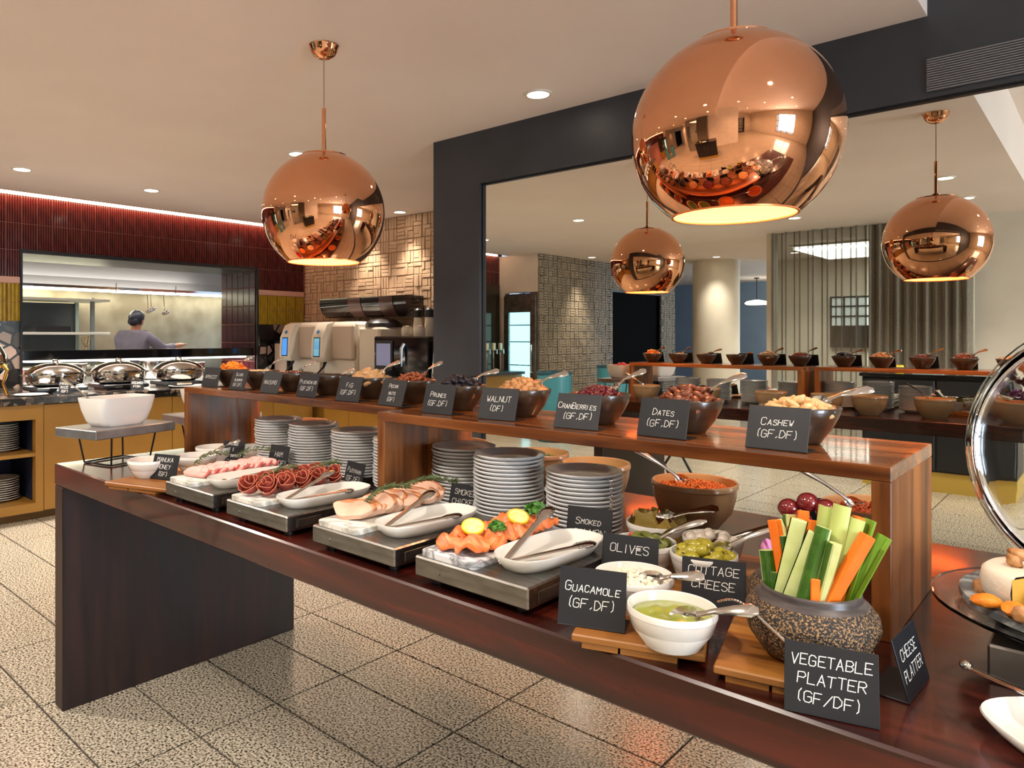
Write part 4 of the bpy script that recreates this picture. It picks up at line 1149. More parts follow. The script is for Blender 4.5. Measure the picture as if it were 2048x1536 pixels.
for bi, (kind, x, y, zc, hh, n, gap, R, word) in enumerate(BOWLS):
    b = tag(link('dark_bowl', dbowl_me, bowl_m, None, (x, y, ZS + .0003), (0, 0, bi)), f'dark glazed bowl of {word}{"s" if not word.endswith("s") else ""} on the wooden riser', 'bowl', 'dark bowls on the wooden risers')
    c1, c2 = FOOD[kind]
    fm = mat(kind + '_food', c1, .38 if kind in ('prune', 'date', 'cranberry', 'raisin') else .5, c2=c2, scale=60, bump=.3, bscale=160)
    g = G().at(0, 0, 0)
    g.lathe([(R * 1.0, zc - .012), (R, zc - .004), (R * .8, zc + hh * .36 - .005), (R * .5, zc + hh * .75 - .005), (0, zc + hh - .005)], 20)
    small = {'almond': 170, 'raisin': 210, 'pistachio': 90, 'cranberry': 240}.get(kind, 45)
    rd = random.Random(bi)
    for q, p in enumerate(heap_pts(small, R * .98, hh, .004 if kind in ('almond', 'raisin', 'cranberry', 'pistachio') else .009, 100 + bi)):
        g.at(p[0], p[1], zc + p[2] - (.001 if n == 0 else .004), rz=rd.random() * 6, rx=rd.uniform(-.7, .7), ry=rd.uniform(-.7, .7)); piece_geo(kind, g, q)
    o = tag(g.obj(kind + '_heap', fm), f'heap of {word}{"s" if not word.endswith("s") else ""} filling its dark bowl', 'food', kind='stuff'); o.location = (x, y, ZS)
    if n:
        mes = [piece_geo(kind, G(), 300 + q).mesh('dried_' + kind if kind in ('apricot', 'fig', 'date') else kind, True, 80) for q in range(4)]
        top = []
        for q, p in enumerate(heap_pts(n, R * .95, hh, gap, 200 + bi)):
            o = link(mes[q % 4].name.split('.')[0], mes[q % 4], fm, None, (x + p[0], y + p[1], ZS + zc + p[2] + .003), (rd.uniform(-.6, .6), rd.uniform(-.6, .6), rd.random() * 6))
            top.append(tag(o, None, 'nut' if kind in ('pecan', 'walnut', 'cashew') else 'dried fruit', f'{word}s heaped in their dark bowl'))
        place_labels(top, word, 'its dark bowl')
    if kind in ('fig',): pass
    yaw = .15 + .12 * math.sin(bi * 2.1); pitch = .40 + .10 * math.sin(bi * 1.7)
    spoon((x + .018, y + .004, ZS + zc + hh * .45 + .006), yaw, pitch, f'steel spoon stuck in the {word} bowl', 'spoons in the dark bowls', L=.104)

# ------------------------------------------------------------------ plate stacks under the risers
p17 = plate_mesh(.0875)
for k, (x, y, n, where) in enumerate(((-2.265, 1.535, 16, 'the leftmost white plate stack'), (-2.045, 1.53, 16, 'the second plate stack from the left'), (-1.80, 1.525, 16, 'the third plate stack from the left'),
                                      (-1.565, 1.50, 16, 'the plate stack left of the wooden divider'), (-1.287, 1.465, 17, 'the plate stack right of the wooden divider'),
                                      (-1.085, 1.405, 18, 'the plate stack behind the smoked chicken card'), (-.885, 1.425, 16, 'the plate stack behind the smoked salmon card'))):
    stack(p17, china_grey, x, y, ZT + .0003, n, .0092, where, where.replace('the ', 'plates of the ', 1), 20 + k, 'white plate')

# ------------------------------------------------------------------ large beige bowls along the table's mirror side
beige = mat('beige_stoneware', S((178, 142, 104)), .25, c2=S((166, 130, 92)), scale=3, coat=.4)
beige_in = mat('beige_inside', S((206, 160, 104)), .3)
def big_bowl(x, y, r, label, fill, spoon_yaw=None):
    t = thing('stoneware_bowl', label, 'bowl', (x, y, ZT + .0003), 0, 'large beige stoneware bowls')
    s = r / .1
    g = G(); g.lathe([(0, .004), (.045 * s, .004), (.047 * s, 0), (.055 * s, 0), (.058 * s, .006), (.085 * s, .04), (.095 * s, .075), (.097 * s, .098), (.1005 * s, .1), (.1005 * s, .11), (.098 * s, .113), (.0945 * s, .111)], 40); g.obj('outside', beige, t, angle=50)
    g = G(); g.lathe([(.0945 * s, .111), (.092 * s, .08), (.08 * s, .045), (.05 * s, .014), (0, .010)][::1], 40); g.obj('inside', beige_in, t)
    if fill:
        m, word, zf = fill
        g = G(); rd = random.Random(int(-x * 100)); R = .088 * s
        g.lathe([(R, zf - .01), (R * .98, zf), (R * .6, zf + .009), (0, zf + .014)], 24)
        for q in range(420):
            rr = R * .93 * math.sqrt(rd.random()); a = rd.random() * 6.28; px, py = rr * cos(a), rr * sin(a); pz = zf + .014 * (1 - (rr / R) ** 2) + .001
            b = rd.random() * 6.28; L = rd.uniform(.008, .016); dz = rd.uniform(-.003, .006)
            g.tube([(px - L * cos(b), py - L * sin(b), pz - .003), (px, py, pz + .004 + dz), (px + L * cos(b + .5), py + L * sin(b + .5), pz - .002)], .0015, 4, False)
        o = tag(g.obj('shredded_filling', m), f'{word} in the {label.split(" of ")[0]}', 'food', kind='stuff'); o.location = (x, y, ZT)
    return t
carrot_shred = mat('shredded_carrot', S((228, 140, 58)), .55, c2=S((190, 96, 30)), scale=140)
rust_shred = mat('rust_crumb', S((190, 88, 22)), .6, c2=S((150, 60, 14)), scale=90)
leaf_shred = mat('green_leaf', S((116, 132, 56)), .5, c2=S((74, 100, 36)), scale=60)
BB = [(-.745, 1.70, .1, 'large beige bowl under the cashew and dates bowls', (carrot_shred, 'shredded orange carrot', .088)), (-.365, 1.715, .1, 'large beige bowl beside the riser\'s right end', (rust_shred, 'rust-coloured crumb', .09)),
      (-1.055, 1.76, .095, 'large beige bowl behind the smoked salmon plate stack', (leaf_shred, 'green leaves', .08)), (-1.275, 1.80, .09, 'large beige bowl behind the smoked chicken plate stack', (leaf_shred, 'mixed leaves', .08)),
      (-1.60, 1.80, .095, 'large beige bowl behind the wooden divider', (rust_shred, 'orange grain salad', .085)), (-2.02, 1.80, .095, 'large beige bowl behind the second and third plate stacks', (carrot_shred, 'orange slaw', .09)),
      (-2.46, 1.80, .095, 'large beige bowl at the kitchen end of the table', (carrot_shred, 'yellow slaw', .085))]
for (x, y, r, lb, fl) in BB: big_bowl(x, y, r, lb, fl)
spoon((-.76, 1.70, ZT + .102), radians(200), .55, 'steel spoon in the bowl of shredded carrot', 'spoons in the beige bowls', L=.17, roll=-.9)
spoon((-.385, 1.70, ZT + .105), radians(196), .55, 'dark steel spoon in the bowl of rust-coloured crumb', 'spoons in the beige bowls', L=.17, roll=-.9)
spoon((-2.46, 1.80, ZT + .10), radians(170), .55, 'steel spoon in the beige bowl at the kitchen end', 'spoons in the beige bowls', L=.19)

# ------------------------------------------------------------------ steel warming plates with cold cuts
marble_w = marble('white_marble', S((222, 218, 208)), S((160, 158, 150)), 9, .3)
marble_g = marble('veined_marble', S((214, 214, 214)), S((116, 118, 124)), 11, .25)
WZ = .050     # height of the warmer's top above the table
def warmer(x, label, m):
    t = thing('steel_warming_plate', label, 'warming plate', (x, .957, ZT), 0, 'steel warming plates along the front edge')
    g = G(); g.box(-.132, .132, 0, .325, .012, WZ, .003); g.obj('body', mat('warmer_steel', S((150, 148, 144)), .3, 1.0, c2=S((128, 124, 118)), scale=14, stretch=(1, 6, 6), rr=(.22, .42)), t, smooth=False)
    for sx in (-.10, .10):
        for sy in (.03, .29):
            g = G().at(sx, sy, 0); g.cyl(.012, 0, .012, 12); g.obj('foot', black_matte, t)
    g = G(); g.box(.1322, .1335, .028, .098, .020, .038, .0004); g.obj('name_plate', steel_dull, t, smooth=False)
    g = G().at(-.07, -.0003, .028, rx=pi / 2); g.lathe([(0, 0), (.0035, 0), (.0035, .002), (0, .002)], 10); g.obj('screw', steel_dull, t)
    return t
def board(x, m, label, rz=0.0):
    g = G()
    # rounded slab
    pts = []
    w, d, r = .067, .155, .012
    for cx, cy, a in ((w - r, -d + r, -pi / 2), (w - r, d - r, 0), (-w + r, d - r, pi / 2), (-w + r, -d + r, pi)):
        for q in range(5): pts.append((cx + r * cos(a + q * pi / 8), cy + r * sin(a + q * pi / 8)))
    n = len(pts); g.add([(px, py, z) for z in (0, .0105) for px, py in pts] + [(px * .97, py * .985, .012) for px, py in pts],
                        [(i, (i + 1) % n, n + (i + 1) % n, n + i) for i in range(n)] + [(n + i, n + (i + 1) % n, 2 * n + (i + 1) % n, 2 * n + i) for i in range(n)] + [tuple(range(n))[::-1], tuple(range(2 * n, 3 * n))])
    o = tag(g.obj('marble_board', m), label, 'board', 'marble boards on the warming plates'); o.location = (x, 1.118, ZT + WZ + .0003); o.rotation_euler = (0, 0, rz)
def superell(t, a, b, p):
    c, s = cos(t), sin(t)
    return a * math.copysign(abs(c) ** (2 / p), c), b * math.copysign(abs(s) ** (2 / p), s)
def oval(x, y, z, rz, label, a=.06, b=.128, grp='white oval dishes with tongs'):
    g = G(); n = 44
    rings = [(0.001, .003), (.55, .003), (.60, 0), (.72, 0), (.86, .010), (1.0, .024), (.985, .0265), (.96, .025), (.80, .009), (.6, .006), (.001, .006)]
    vs = []
    for k, zz in rings:
        for i in range(n):
            px, py = superell(2 * pi * i / n, a * (k if k < .9 else k), b * (1 - (1 - k) * a / b if k > .3 else k), 3.0); vs.append((px, py, zz))
    fs = [(r * n + i, r * n + (i + 1) % n, (r + 1) * n + (i + 1) % n, (r + 1) * n + i) for r in range(len(rings) - 1) for i in range(n)]
    g.add(vs, fs)
    o = tag(g.obj('oval_dish', china, angle=70), label, 'dish', grp); o.location = (x, y, z); o.rotation_euler = (0, 0, rz)
    return o
def tongs(x, y, z, yaw, label, lift=.75, spread=.12, L=.20, grp='steel serving tongs'):
    t = thing('serving_tongs', label, 'tongs', (x, y, z), yaw, grp)
    def arm(ang, up, name):
        d = Vector((sin(ang) * cos(up), cos(ang) * cos(up), sin(up)))
        g = G()
        P = [d * (L * k) for k in (0, .1, .5, .74, .82, .9, .97, 1.0)]
        g.tube([tuple(p) for p in P], [.005, .0072, .0070, .0075, .0125, .015, .0125, .006], 12, True, .30)
        a = g.obj('arm', steel_fine, t)
        g = G()
        sd = d.cross(Vector((0, 0, 1))); sd.normalize()
        for q in range(6):
            for s_ in (-1, 1):
                p = d * (L * (.80 + q * .033)) + sd * (s_ * (.0115 if 0 < q < 5 else .008)); g.at(p.x, p.y, p.z).blob(.0035, .0035, .003, 0, 1, 6, 4)
        tag(g.obj('scalloped_edge', steel_dull, a), kind='stuff')
    arm(spread, .10, 'a'); arm(-spread, lift, 'b')
    g = G().at(0, -.004, .002); g.blob(.007, .009, .006, 0, 1, 10, 6); g.obj('hinge', steel_fine, t)
    return t
leafm = mat('rosemary_leaf', S((58, 72, 32)), .6, c2=S((88, 104, 52)), scale=60)
stemm = mat('herb_stem', S((104, 96, 56)), .6)
def rosemary(x, y, z, yaw, label, L=.11, pitch=0.0, n=70, seed=1):
    t = thing('rosemary_sprig', label, 'herb', (x, y, z), yaw, 'rosemary sprigs'); rd = random.Random(seed)
    f = lambda u: Vector((.008 * sin(u * 5 + seed), (u - .5) * L, .012 * sin(u * pi) + pitch * (u - .5) * L))
    g = G(); g.tube([tuple(f(k / 8)) for k in range(9)], .0012, 5); g.obj('stem', stemm, t)
    g = G()
    for q in range(n):
        u = rd.random(); p = f(u); a = rd.random() * 2 * pi; ln = rd.uniform(.010, .019)
        d = Vector((cos(a) * .75, .75, sin(a) * .6 + .15)).normalized() * ln; s_ = d.cross(Vector((sin(a), 0, cos(a)))).normalized() * .0014
        m_ = p + d * .5
        g.add([tuple(p), tuple(m_ + s_), tuple(p + d), tuple(m_ - s_), tuple(m_ + Vector((0, 0, .0008)))], [(0, 1, 4), (1, 2, 4), (2, 3, 4), (3, 0, 4), (0, 3, 2, 1)])
    tag(g.obj('needles', leafm, t, smooth=False), kind='stuff')
    return t
WX = [-1.845, -1.513, -1.152, -.832]
WN = ['ham', 'pastrami', 'smoked chicken', 'smoked salmon']
for x, nme, m in zip(WX, WN, (marble_w, marble_w, marble_w, marble_g)):
    warmer(x, f'low steel warming plate carrying the {nme}', m)
    board(x - .057, m, f'white marble board under the {nme}')
    oval(x + .066, 1.118, ZT + WZ + .0006, -.06, f'white oval dish beside the {nme}, holding tongs')
tongs(WX[0] + .055, 1.04, ZT + WZ + .012, -.30, 'closed steel tongs with flat blades on the dish beside the ham', .14, .06)
tongs(WX[1] + .040, 1.01, ZT + WZ + .012, -.22, 'open steel tongs on the dish beside the pastrami', .30, .30, .175)
tongs(WX[2] + .040, 1.01, ZT + WZ + .012, -.22, 'open steel tongs on the dish beside the smoked chicken', .30, .30, .175)
tongs(WX[3] + .040, 1.01, ZT + WZ + .012, -.20, 'open steel tongs on the dish beside the smoked salmon', .36, .30, .185)
BZ = ZT + WZ + .0125
# ham: thin pink slices fanned along the board
hm = mat('ham_pink', S((226, 160, 150)), .5, c2=S((238, 190, 180)), scale=25, sss=.08)
hf = mat('ham_edge', S((206, 96, 90)), .45)
HORD = ['foremost', 'second', 'third', 'fourth', 'fifth', 'sixth', 'seventh', 'eighth', 'ninth', 'tenth', 'eleventh', 'twelfth', 'rearmost']
for k in range(13):
    t = thing('ham_slice', f'pink ham slice, {HORD[k]}{"" if k in (0, 12) else " from the front"} in the overlapping row', 'ham', (WX[0] - .060 + .006 * math.sin(k * 2.3), 1.0 + k * .0185, BZ), .25 + .16 * math.sin(k * 1.7), 'ham slices')
    lean = .55 + .1 * math.sin(k * 3)
    def fs_(u, v, k=k):
        px, py = superell(2 * pi * u, .044 * v, .018 * v, 3.4); return (px, py + .018, .0025 * sin(u * 11 + k) * v)
    g = G().at(0, 0, .0075, rx=lean); g.sheet(fs_, 20, 3, .0085); s_ = g.obj('slice', hm, t, angle=50)
    g = G().at(0, 0, .0075, rx=lean); g.tube([(.0462 * math.copysign(1, 1), .005 + .026 * q / 5, -.004) for q in range(6)], .003, 6); g.obj('rind', hf, t)
rosemary(WX[0] - .07, 1.06, BZ + .045, .15, 'rosemary sprig lying on the front half of the ham', .12, .1, 95, 2)
rosemary(WX[0] - .06, 1.20, BZ + .045, -.1, 'rosemary sprig lying on the back half of the ham', .12, .05, 95, 3)
# pastrami: folded roses
pm = mat('pastrami_red', S((178, 84, 66)), .42, c2=S((140, 50, 42)), scale=40, contrast=(.3, .75))
pe = mat('pastrami_edge', S((206, 120, 88)), .45)
for k in range(10):
    yy = 1.0 + (k // 2) * .052 + (k % 2) * .02; xx = WX[1] - .083 + (k % 2) * .050
    t = thing('pastrami_rose', f'folded pastrami rose, {["foremost on the left", "foremost on the right", "second row on the left", "second row on the right", "middle row on the left", "middle row on the right", "fourth row on the left", "fourth row on the right", "rearmost on the left", "rearmost on the right"][k]} of the board', 'pastrami', (xx, yy, BZ), k * 1.3, 'folded pastrami')
    t.rotation_euler = (Matrix.Rotation(.55, 3, 'Z') @ Matrix.Rotation(.62, 3, 'X') @ Matrix.Rotation(k * 1.3, 3, 'Z')).to_euler(); t.location.z += .013
    g = G(); rd = random.Random(k + 5); ph = rd.random() * 6
    def fr_(u, v, ph=ph):
        a = u * 2 * pi * 3.1; r = .003 + .029 * u ** .8 * (.62 + .38 * v) + .0022 * sin(a * 1.7 + ph) * v; z = .002 + .036 * v * (1 - .38 * u) + .0055 * sin(a * 2.3 + ph) * v
        return (r * cos(a), r * sin(a), z)
    n = 64; vs = []; 
    for j in range(4):
        for i in range(n + 1): vs.append(fr_(i / n, j / 3))
    for j in range(4):
        for i in range(n + 1):
            p = fr_(i / n, j / 3); q = math.hypot(p[0], p[1]) or 1; vs.append((p[0] * (1 - .0013 / q), p[1] * (1 - .0013 / q), p[2]))
    m1 = (n + 1) * 4; fs = []
    for j in range(3):
        for i in range(n):
            a = j * (n + 1) + i; q = (a, a + 1, a + n + 2, a + n + 1); fs += [q, tuple(b + m1 for b in q[::-1])]
    for i in range(n): a = 3 * (n + 1) + i; fs.append((a, a + 1, a + 1 + m1, a + m1))
    g.add(vs, fs); o = g.obj('fold', pm, t)
    g = G(); g.tube([tuple(Vector(fr_(i / 40, 1.0)) + Vector((0, 0, .0006))) for i in range(41)], .0009, 4); g.obj('fat_edge', pe, t)
rosemary(WX[1] - .075, 1.08, BZ + .045, .1, 'rosemary sprig on the front pastrami roses', .11, .1, 95, 5)
rosemary(WX[1] - .05, 1.21, BZ + .045, -.15, 'rosemary sprig on the rear pastrami roses', .11, .05, 95, 6)
# smoked chicken slices
cm = mat('chicken_meat', S((222, 186, 162)), .5, c2=S((206, 156, 128)), scale=22, sss=.06)
ck = mat('chicken_skin', S((196, 124, 70)), .4, c2=S((160, 90, 44)), scale=30)
for k in range(11):
    t = thing('chicken_slice', f'smoked chicken slice, {HORD[k] if k < 10 else "rearmost"} in the row on the marble board', 'chicken', (WX[2] - .062 + .008 * math.sin(k * 2.2), 1.0 + k * .0225, BZ), .42 + .22 * math.sin(k * 1.9), 'smoked chicken slices')
    lean = .50 + .12 * math.sin(k * 2.7); wd = .046 + .006 * math.sin(k * 3.3); ht = .025 + .003 * math.sin(k * 5.1)
    def fc_(u, v, k=k, wd=wd, ht=ht):
        a = 2 * pi * u; rr = 1 + .07 * sin(3 * a + k) + .04 * sin(5 * a + 2 * k); px, py = superell(a, wd * v * rr, ht * v * rr, 2.2)
        return (px, py + ht, .004 * sin(px * 90 + k * 2) * (1 - v * .3) + .003 * (1 - v * v))
    g = G().at(0, 0, .011, rx=lean); g.sheet(fc_, 24, 4, .011); g.obj('meat', cm, t, angle=60)
    g = G().at(0, 0, .011, rx=lean); g.tube([(fc_(.02 + .46 * q / 14, 1.01)[0], fc_(.02 + .46 * q / 14, 1.01)[1], -.005) for q in range(15)], [.002] + [.0062] * 13 + [.002], 8); g.obj('skin', ck, t)
rosemary(WX[2] - .052, 1.10, BZ + .045, -.15, 'thick rosemary bunch on the front of the chicken', .12, .12, 230, 8)
rosemary(WX[2] - .035, 1.225, BZ + .05, -.35, 'rosemary bunch trailing over the back of the chicken', .14, .0, 200, 9)
# smoked salmon
sm = mat('salmon_orange', S((214, 100, 44)), .4, c2=S((234, 148, 92)), scale=30, stretch=(6, 1.2, 1.2), contrast=(.4, .66), bump=.25, bscale=60)
for k in range(12):
    yy = 1.015 + (k // 2) * .043; xx = WX[3] - .080 + (k % 2) * .044
    g = G(); rd = random.Random(k); ph = rd.random() * 6
    def fsal(u, v, ph=ph):
        a = 2 * pi * u; px, py = superell(a, .037 * v, .033 * v, 2.4)
        return (px, py, .013 * (1 - v ** 2.2) + .0065 * sin(px * 190 + ph + py * 60) * (1 - v * .3) + .005 * sin(py * 150 + ph * 2) + .008)
    g.sheet(fsal, 26, 7, .003)
    o = tag(g.obj('salmon_slice', sm), f'smoked salmon slice, {["foremost on the left", "foremost on the right", "second row on the left", "second row on the right", "third row on the left", "third row on the right", "fourth row on the left", "fourth row on the right", "fifth row on the left", "fifth row on the right", "rearmost on the left", "rearmost on the right"][k]} of the board', 'salmon', 'smoked salmon slices')
    o.location = (xx, yy, BZ + .002 + .003 * (k % 3)); o.rotation_euler = (0, 0, rd.random() * 6)
lem = mat('lemon_flesh', S((240, 212, 104)), .4, c2=S((246, 226, 150)), scale=60); ler = mat('lemon_rind', S((246, 196, 40)), .4)
for k, (x, y, lb) in enumerate(((WX[3] - .062, 1.045, 'lemon slice lying on the front of the salmon'), (WX[3] - .045, 1.165, 'lemon slice lying on the middle of the salmon'))):
    t = thing('lemon_slice', lb, 'lemon', (x, y, BZ + .036), .4, 'lemon slices'); t.rotation_euler = (.42, .25, .2 + k * .3)
    g = G(); g.lathe([(0, 0), (.0195, 0), (.0195, .004), (0, .004)], 24); g.obj('flesh', lem, t)
    g = G(); g.lathe([(.0195, -.0003), (.0222, 0), (.0222, .004), (.0195, .0043)], 24); g.obj('rind', ler, t)
    g = G()
    for q in range(8): a = q * pi / 4; g.at(0, 0, .0043, rz=a).box(.002, .0185, -.0005, .0004, 0, .0004)
    tag(g.obj('segment_lines', mat('lemon_pith', S((253, 246, 214)), .5), t, smooth=False), kind='stuff')
pars = mat('parsley_green', S((46, 100, 26)), .5, c2=S((84, 142, 48)), scale=90)
for k, (x, y, z, r, lb) in enumerate(((WX[3] - .035, 1.085, BZ + .03, .018, 'curly parsley tuft between the two lemon slices'), (WX[3] - .045, 1.225, BZ + .036, .024, 'large curly parsley tuft behind the lemon slices'), (WX[3] - .07, 1.125, BZ + .026, .010, 'tiny parsley leaf at the salmon\'s left edge'))):
    t = thing('parsley_tuft', lb, 'herb', (x, y, z), 0, 'parsley tufts'); rd = random.Random(k); g = G()
    for q in range(90):
        a = rd.random() * 6.28; e = math.asin(rd.random()); rr = r * rd.uniform(.6, 1); p = Vector((rr * cos(a) * cos(e), rr * sin(a) * cos(e), rr * sin(e) * .8)); s_ = r * .28
        u = Vector((rd.uniform(-1, 1), rd.uniform(-1, 1), rd.uniform(-1, 1))).normalized() * s_; w_ = u.orthogonal().normalized() * s_
        nn = u.cross(w_).normalized() * .0006
        g.add([tuple(p - u + nn), tuple(p + w_ * .8), tuple(p + u - nn), tuple(p - w_ * .8), tuple(p + nn * 3)], [(0, 1, 4), (1, 2, 4), (2, 3, 4), (3, 0, 4), (0, 3, 2, 1)])
    tag(g.obj('leaves', pars, t, smooth=False), kind='stuff')
    g = G(); g.tube([(0, 0, -.004), (0, 0, r * .5)], .0014, 6); g.obj('stem', stemm, t)

# ------------------------------------------------------------------ wooden serving boards
oak = wood('acacia_board', S((150, 84, 30)), S((190, 118, 48)), S((206, 140, 66)), 'X', .35, 7.0, stave=('Y', .05))
def wboard(x, y, yaw, w, d, label, z=ZT):
    t = thing('wooden_serving_board', label, 'board', (x, y, z + .0002), yaw, 'wooden serving boards')
    g = G(); g.box(-w / 2, w / 2, -d / 2, d / 2, .009, .0202, .002); g.obj('plank', oak, t, smooth=False)
    g = G(); g.box(-w / 2 + .015, -w * .14, -d / 2 + .004, d / 2 - .004, 0, .009); g.obj('runner', oak, t, smooth=False)
    g = G(); g.box(-w * .12, w * .30, -d / 2 + .004, d / 2 - .004, 0, .009); g.obj('runner', oak, t, smooth=False)
    return t
wboard(-.538, 1.044, radians(20.5), .188, .205, 'wooden board under the guacamole bowl')
wboard(-.328, 1.090, radians(13.5), .19, .225, 'wooden board under the stone pot of vegetable sticks')
wboard(-.61, 1.325, radians(16), .29, .28, 'wooden board under the four pickle bowls')
wboard(-2.16, 1.06, radians(18), .26, .27, 'dark wooden board under the honey bowls')
wboard(-2.27, 1.36, radians(14), .22, .22, 'dark wooden board under the mango curd bowl')

# ------------------------------------------------------------------ small white bowls
def ramekin(x, y, z, r, h, label, rz=0):
    t = thing('white_bowl', label, 'bowl', (x, y, z + .0004), rz, 'small white bowls')
    g = G(); g.lathe([(0, .003), (r * .52, .003), (r * .54, 0), (r * .62, 0), (r * .66, .004), (r * .88, h * .42), (r * .885, h * .45), (r * .90, h * .46), (r * .985, h * .80), (r * .99, h * .82), (r, h * .83), (r, h * .97), (r * .985, h), (r * .95, h * .985), (r * .90, h * .75), (r * .8, h * .4), (r * .55, h * .16), (0, h * .12)], 40)
    g.obj('body', china, t, angle=45)
    return t
def surface(x, y, z, r, m, name, label, cat, amp, seed, kind=None, sc=120):
    rd = random.Random(seed); g = G(); a1, a2 = rd.random() * 6, rd.random() * 6
    def f(u, v):
        a = 2 * pi * u; px, py = r * v * cos(a), r * v * sin(a)
        return (px, py, (amp * sin(px * sc + a1) * cos(py * sc * .8 + a2) + amp * .6 * sin(px * sc * 2.1 + py * sc * 1.3)) * (1 - v ** 4) + amp * 1.5 * (1 - v * v))
    g.sheet(f, 28, 10, .003)
    o = tag(g.obj(name, m, angle=80), label, cat, kind=kind); o.location = (x, y, z)
    return o
ramekin(-.465, .985, ZT + .0202, .063, .056, 'white bowl of green guacamole on the wooden board')
surface(-.465, .985, ZT + .0202 + .043, .0555, mat('guacamole_green', S((150, 156, 66)), .3, c2=S((126, 136, 46)), scale=22, bump=.3, bscale=70, coat=.4), 'guacamole', 'smooth green guacamole in the white bowl', 'dip', .0022, 3, 'stuff', 95)
spoon((-.455, .977, ZT + .0202 + .045), radians(6), .30, 'steel spoon stuck in the guacamole', 'spoons in the white bowls', L=.115)
ramekin(-.573, 1.075, ZT + .0202, .063, .056, 'white bowl of cottage cheese behind the guacamole card')
surface(-.573, 1.075, ZT + .0202 + .043, .056, mat('cottage_white', S((222, 210, 184)), .5, c2=S((232, 224, 204)), scale=60, bump=.8, bscale=150), 'cottage_cheese', 'lumpy white cottage cheese in the white bowl', 'cheese', .006, 5, 'stuff', 260)
g = G()
for q, p in enumerate(heap_pts(70, .050, .012, .008, 41)):
    g.at(p[0], p[1], p[2]).blob(.0058, .005, .004, .15, q, 7, 5)
o = tag(g.obj('cheese_curds', MATS['cottage_white']), 'white curds on top of the cottage cheese', 'cheese', kind='stuff'); o.location = (-.573, 1.075, ZT + .0202 + .043)
spoon((-.555, 1.068, ZT + .0202 + .052), radians(12), .22, 'steel spoon in the cottage cheese', 'spoons in the white bowls', L=.098)
ramekin(-.535, 1.26, ZT + .0202, .058, .058, 'white bowl of large green olives behind the cottage cheese card')
ramekin(-.650, 1.262, ZT + .0202, .058, .056, 'white bowl of dark gherkins behind the olives card')
ramekin(-.566, 1.375, ZT + .0202, .056, .056, 'white bowl of pale pickled onions behind the green olives')
ramekin(-.695, 1.40, ZT + .0202, .061, .058, 'white bowl of artichoke hearts beside the large carrot bowl')
olm = mat('olive_green', S((166, 154, 48)), .22, c2=S((146, 132, 38)), scale=20, coat=.5)
g = G(); g.lathe([(0, -.0085), (.003, -.0085), (.0035, -.012), (.006, -.0125), (.010, -.008), (.0115, 0), (.010, .008), (.006, .0125), (.0035, .012), (.003, .0085), (0, .0085)], 16); ol_me = g.mesh('green_olive', True, 60)
olv = []
for k, p in enumerate(heap_pts(24, .046, .018, .0185, 31)):
    olv.append(tag(link('green_olive', ol_me, olm, None, (-.535 + p[0], 1.26 + p[1], ZT + .072 + p[2]), (random.uniform(.8, 2.2), random.uniform(-.6, .6), random.random() * 6)), None, 'olive', 'green olives in their bowl'))
place_labels(olv, 'pitted green olive', 'the heap in its white bowl')
surface(-.535, 1.26, ZT + .058, .049, olm, 'olive_brine', 'olives lying deeper in the white olive bowl', 'olives', .004, 9, 'stuff')
ghm = mat('gherkin_green', S((116, 118, 50)), .35, c2=S((84, 90, 36)), scale=40, bump=.4, bscale=120, coat=.3)
ghk = []
for k, p in enumerate(heap_pts(20, .045, .014, .017, 33)):
    m_ = ghm if k != 4 else mat('red_pepper', S((190, 40, 26)), .35)
    g = G().blob(.017 if k != 4 else .008, .008, .008, .08, k, 9, 6, bend(8)); o = g.obj('gherkin' if k != 4 else 'red_pepper_piece', m_); o.location = (-.650 + p[0], 1.262 + p[1], ZT + .070 + p[2]); o.rotation_euler = (0, random.uniform(-.3, .3), random.random() * 6)
    if k != 4: ghk.append(o)
    tag(o, None if k != 4 else 'bright red pepper piece among the gherkins', 'gherkin' if k != 4 else 'pepper', 'gherkins in their bowl' if k != 4 else None)
place_labels(ghk, 'dark green gherkin', 'the heap in its white bowl')
surface(-.650, 1.262, ZT + .058, .049, ghm, 'gherkin_bed', 'gherkins lying deeper in the white gherkin bowl', 'gherkins', .004, 10, 'stuff')
onm = mat('onion_pearl', S((226, 208, 190)), .2, c2=S((238, 226, 212)), scale=30, coat=.5, sss=.1)
oni = []
for k, p in enumerate(heap_pts(22, .044, .012, .018, 35)):
    g = G().blob(.011, .011, .0105, .03, k, 10, 7); o = g.obj('pickled_onion', onm); o.location = (-.566 + p[0], 1.375 + p[1], ZT + .068 + p[2])
    oni.append(tag(o, None, 'onion', 'pickled onions in their bowl'))
place_labels(oni, 'pale pickled onion', 'the heap in its white bowl')
arm_ = mat('artichoke_olive', S((170, 142, 72)), .4, c2=S((138, 116, 52)), scale=26, bump=.3, bscale=90)
art = []
for k, p in enumerate(heap_pts(11, .046, .012, .027, 37)):
    g = G(); rd = random.Random(k)
    def far_(u, v, rd=k):
        return ((u - .5) * .040 * (1 - .4 * v), .016 * sin((u - .5) * 3 + rd) + (v - .5) * .02, v * .040 + .004 * sin(u * 9 + rd))
    g.sheet(far_, 6, 5, .004); o = g.obj('artichoke_piece', arm_, fix=True); o.location = (-.695 + p[0], 1.40 + p[1], ZT + .052 + p[2]); o.rotation_euler = (rd.uniform(-.5, .5), rd.uniform(-.4, .4), rd.random() * 6)
    art.append(tag(o, None, 'artichoke', 'artichoke pieces in their bowl'))
place_labels(art, 'olive-brown artichoke piece', 'its white bowl')
spoon((-.645, 1.26, ZT + .072), radians(18), .5, 'steel spoon stuck in the gherkins', 'spoons in the white bowls', L=.12)
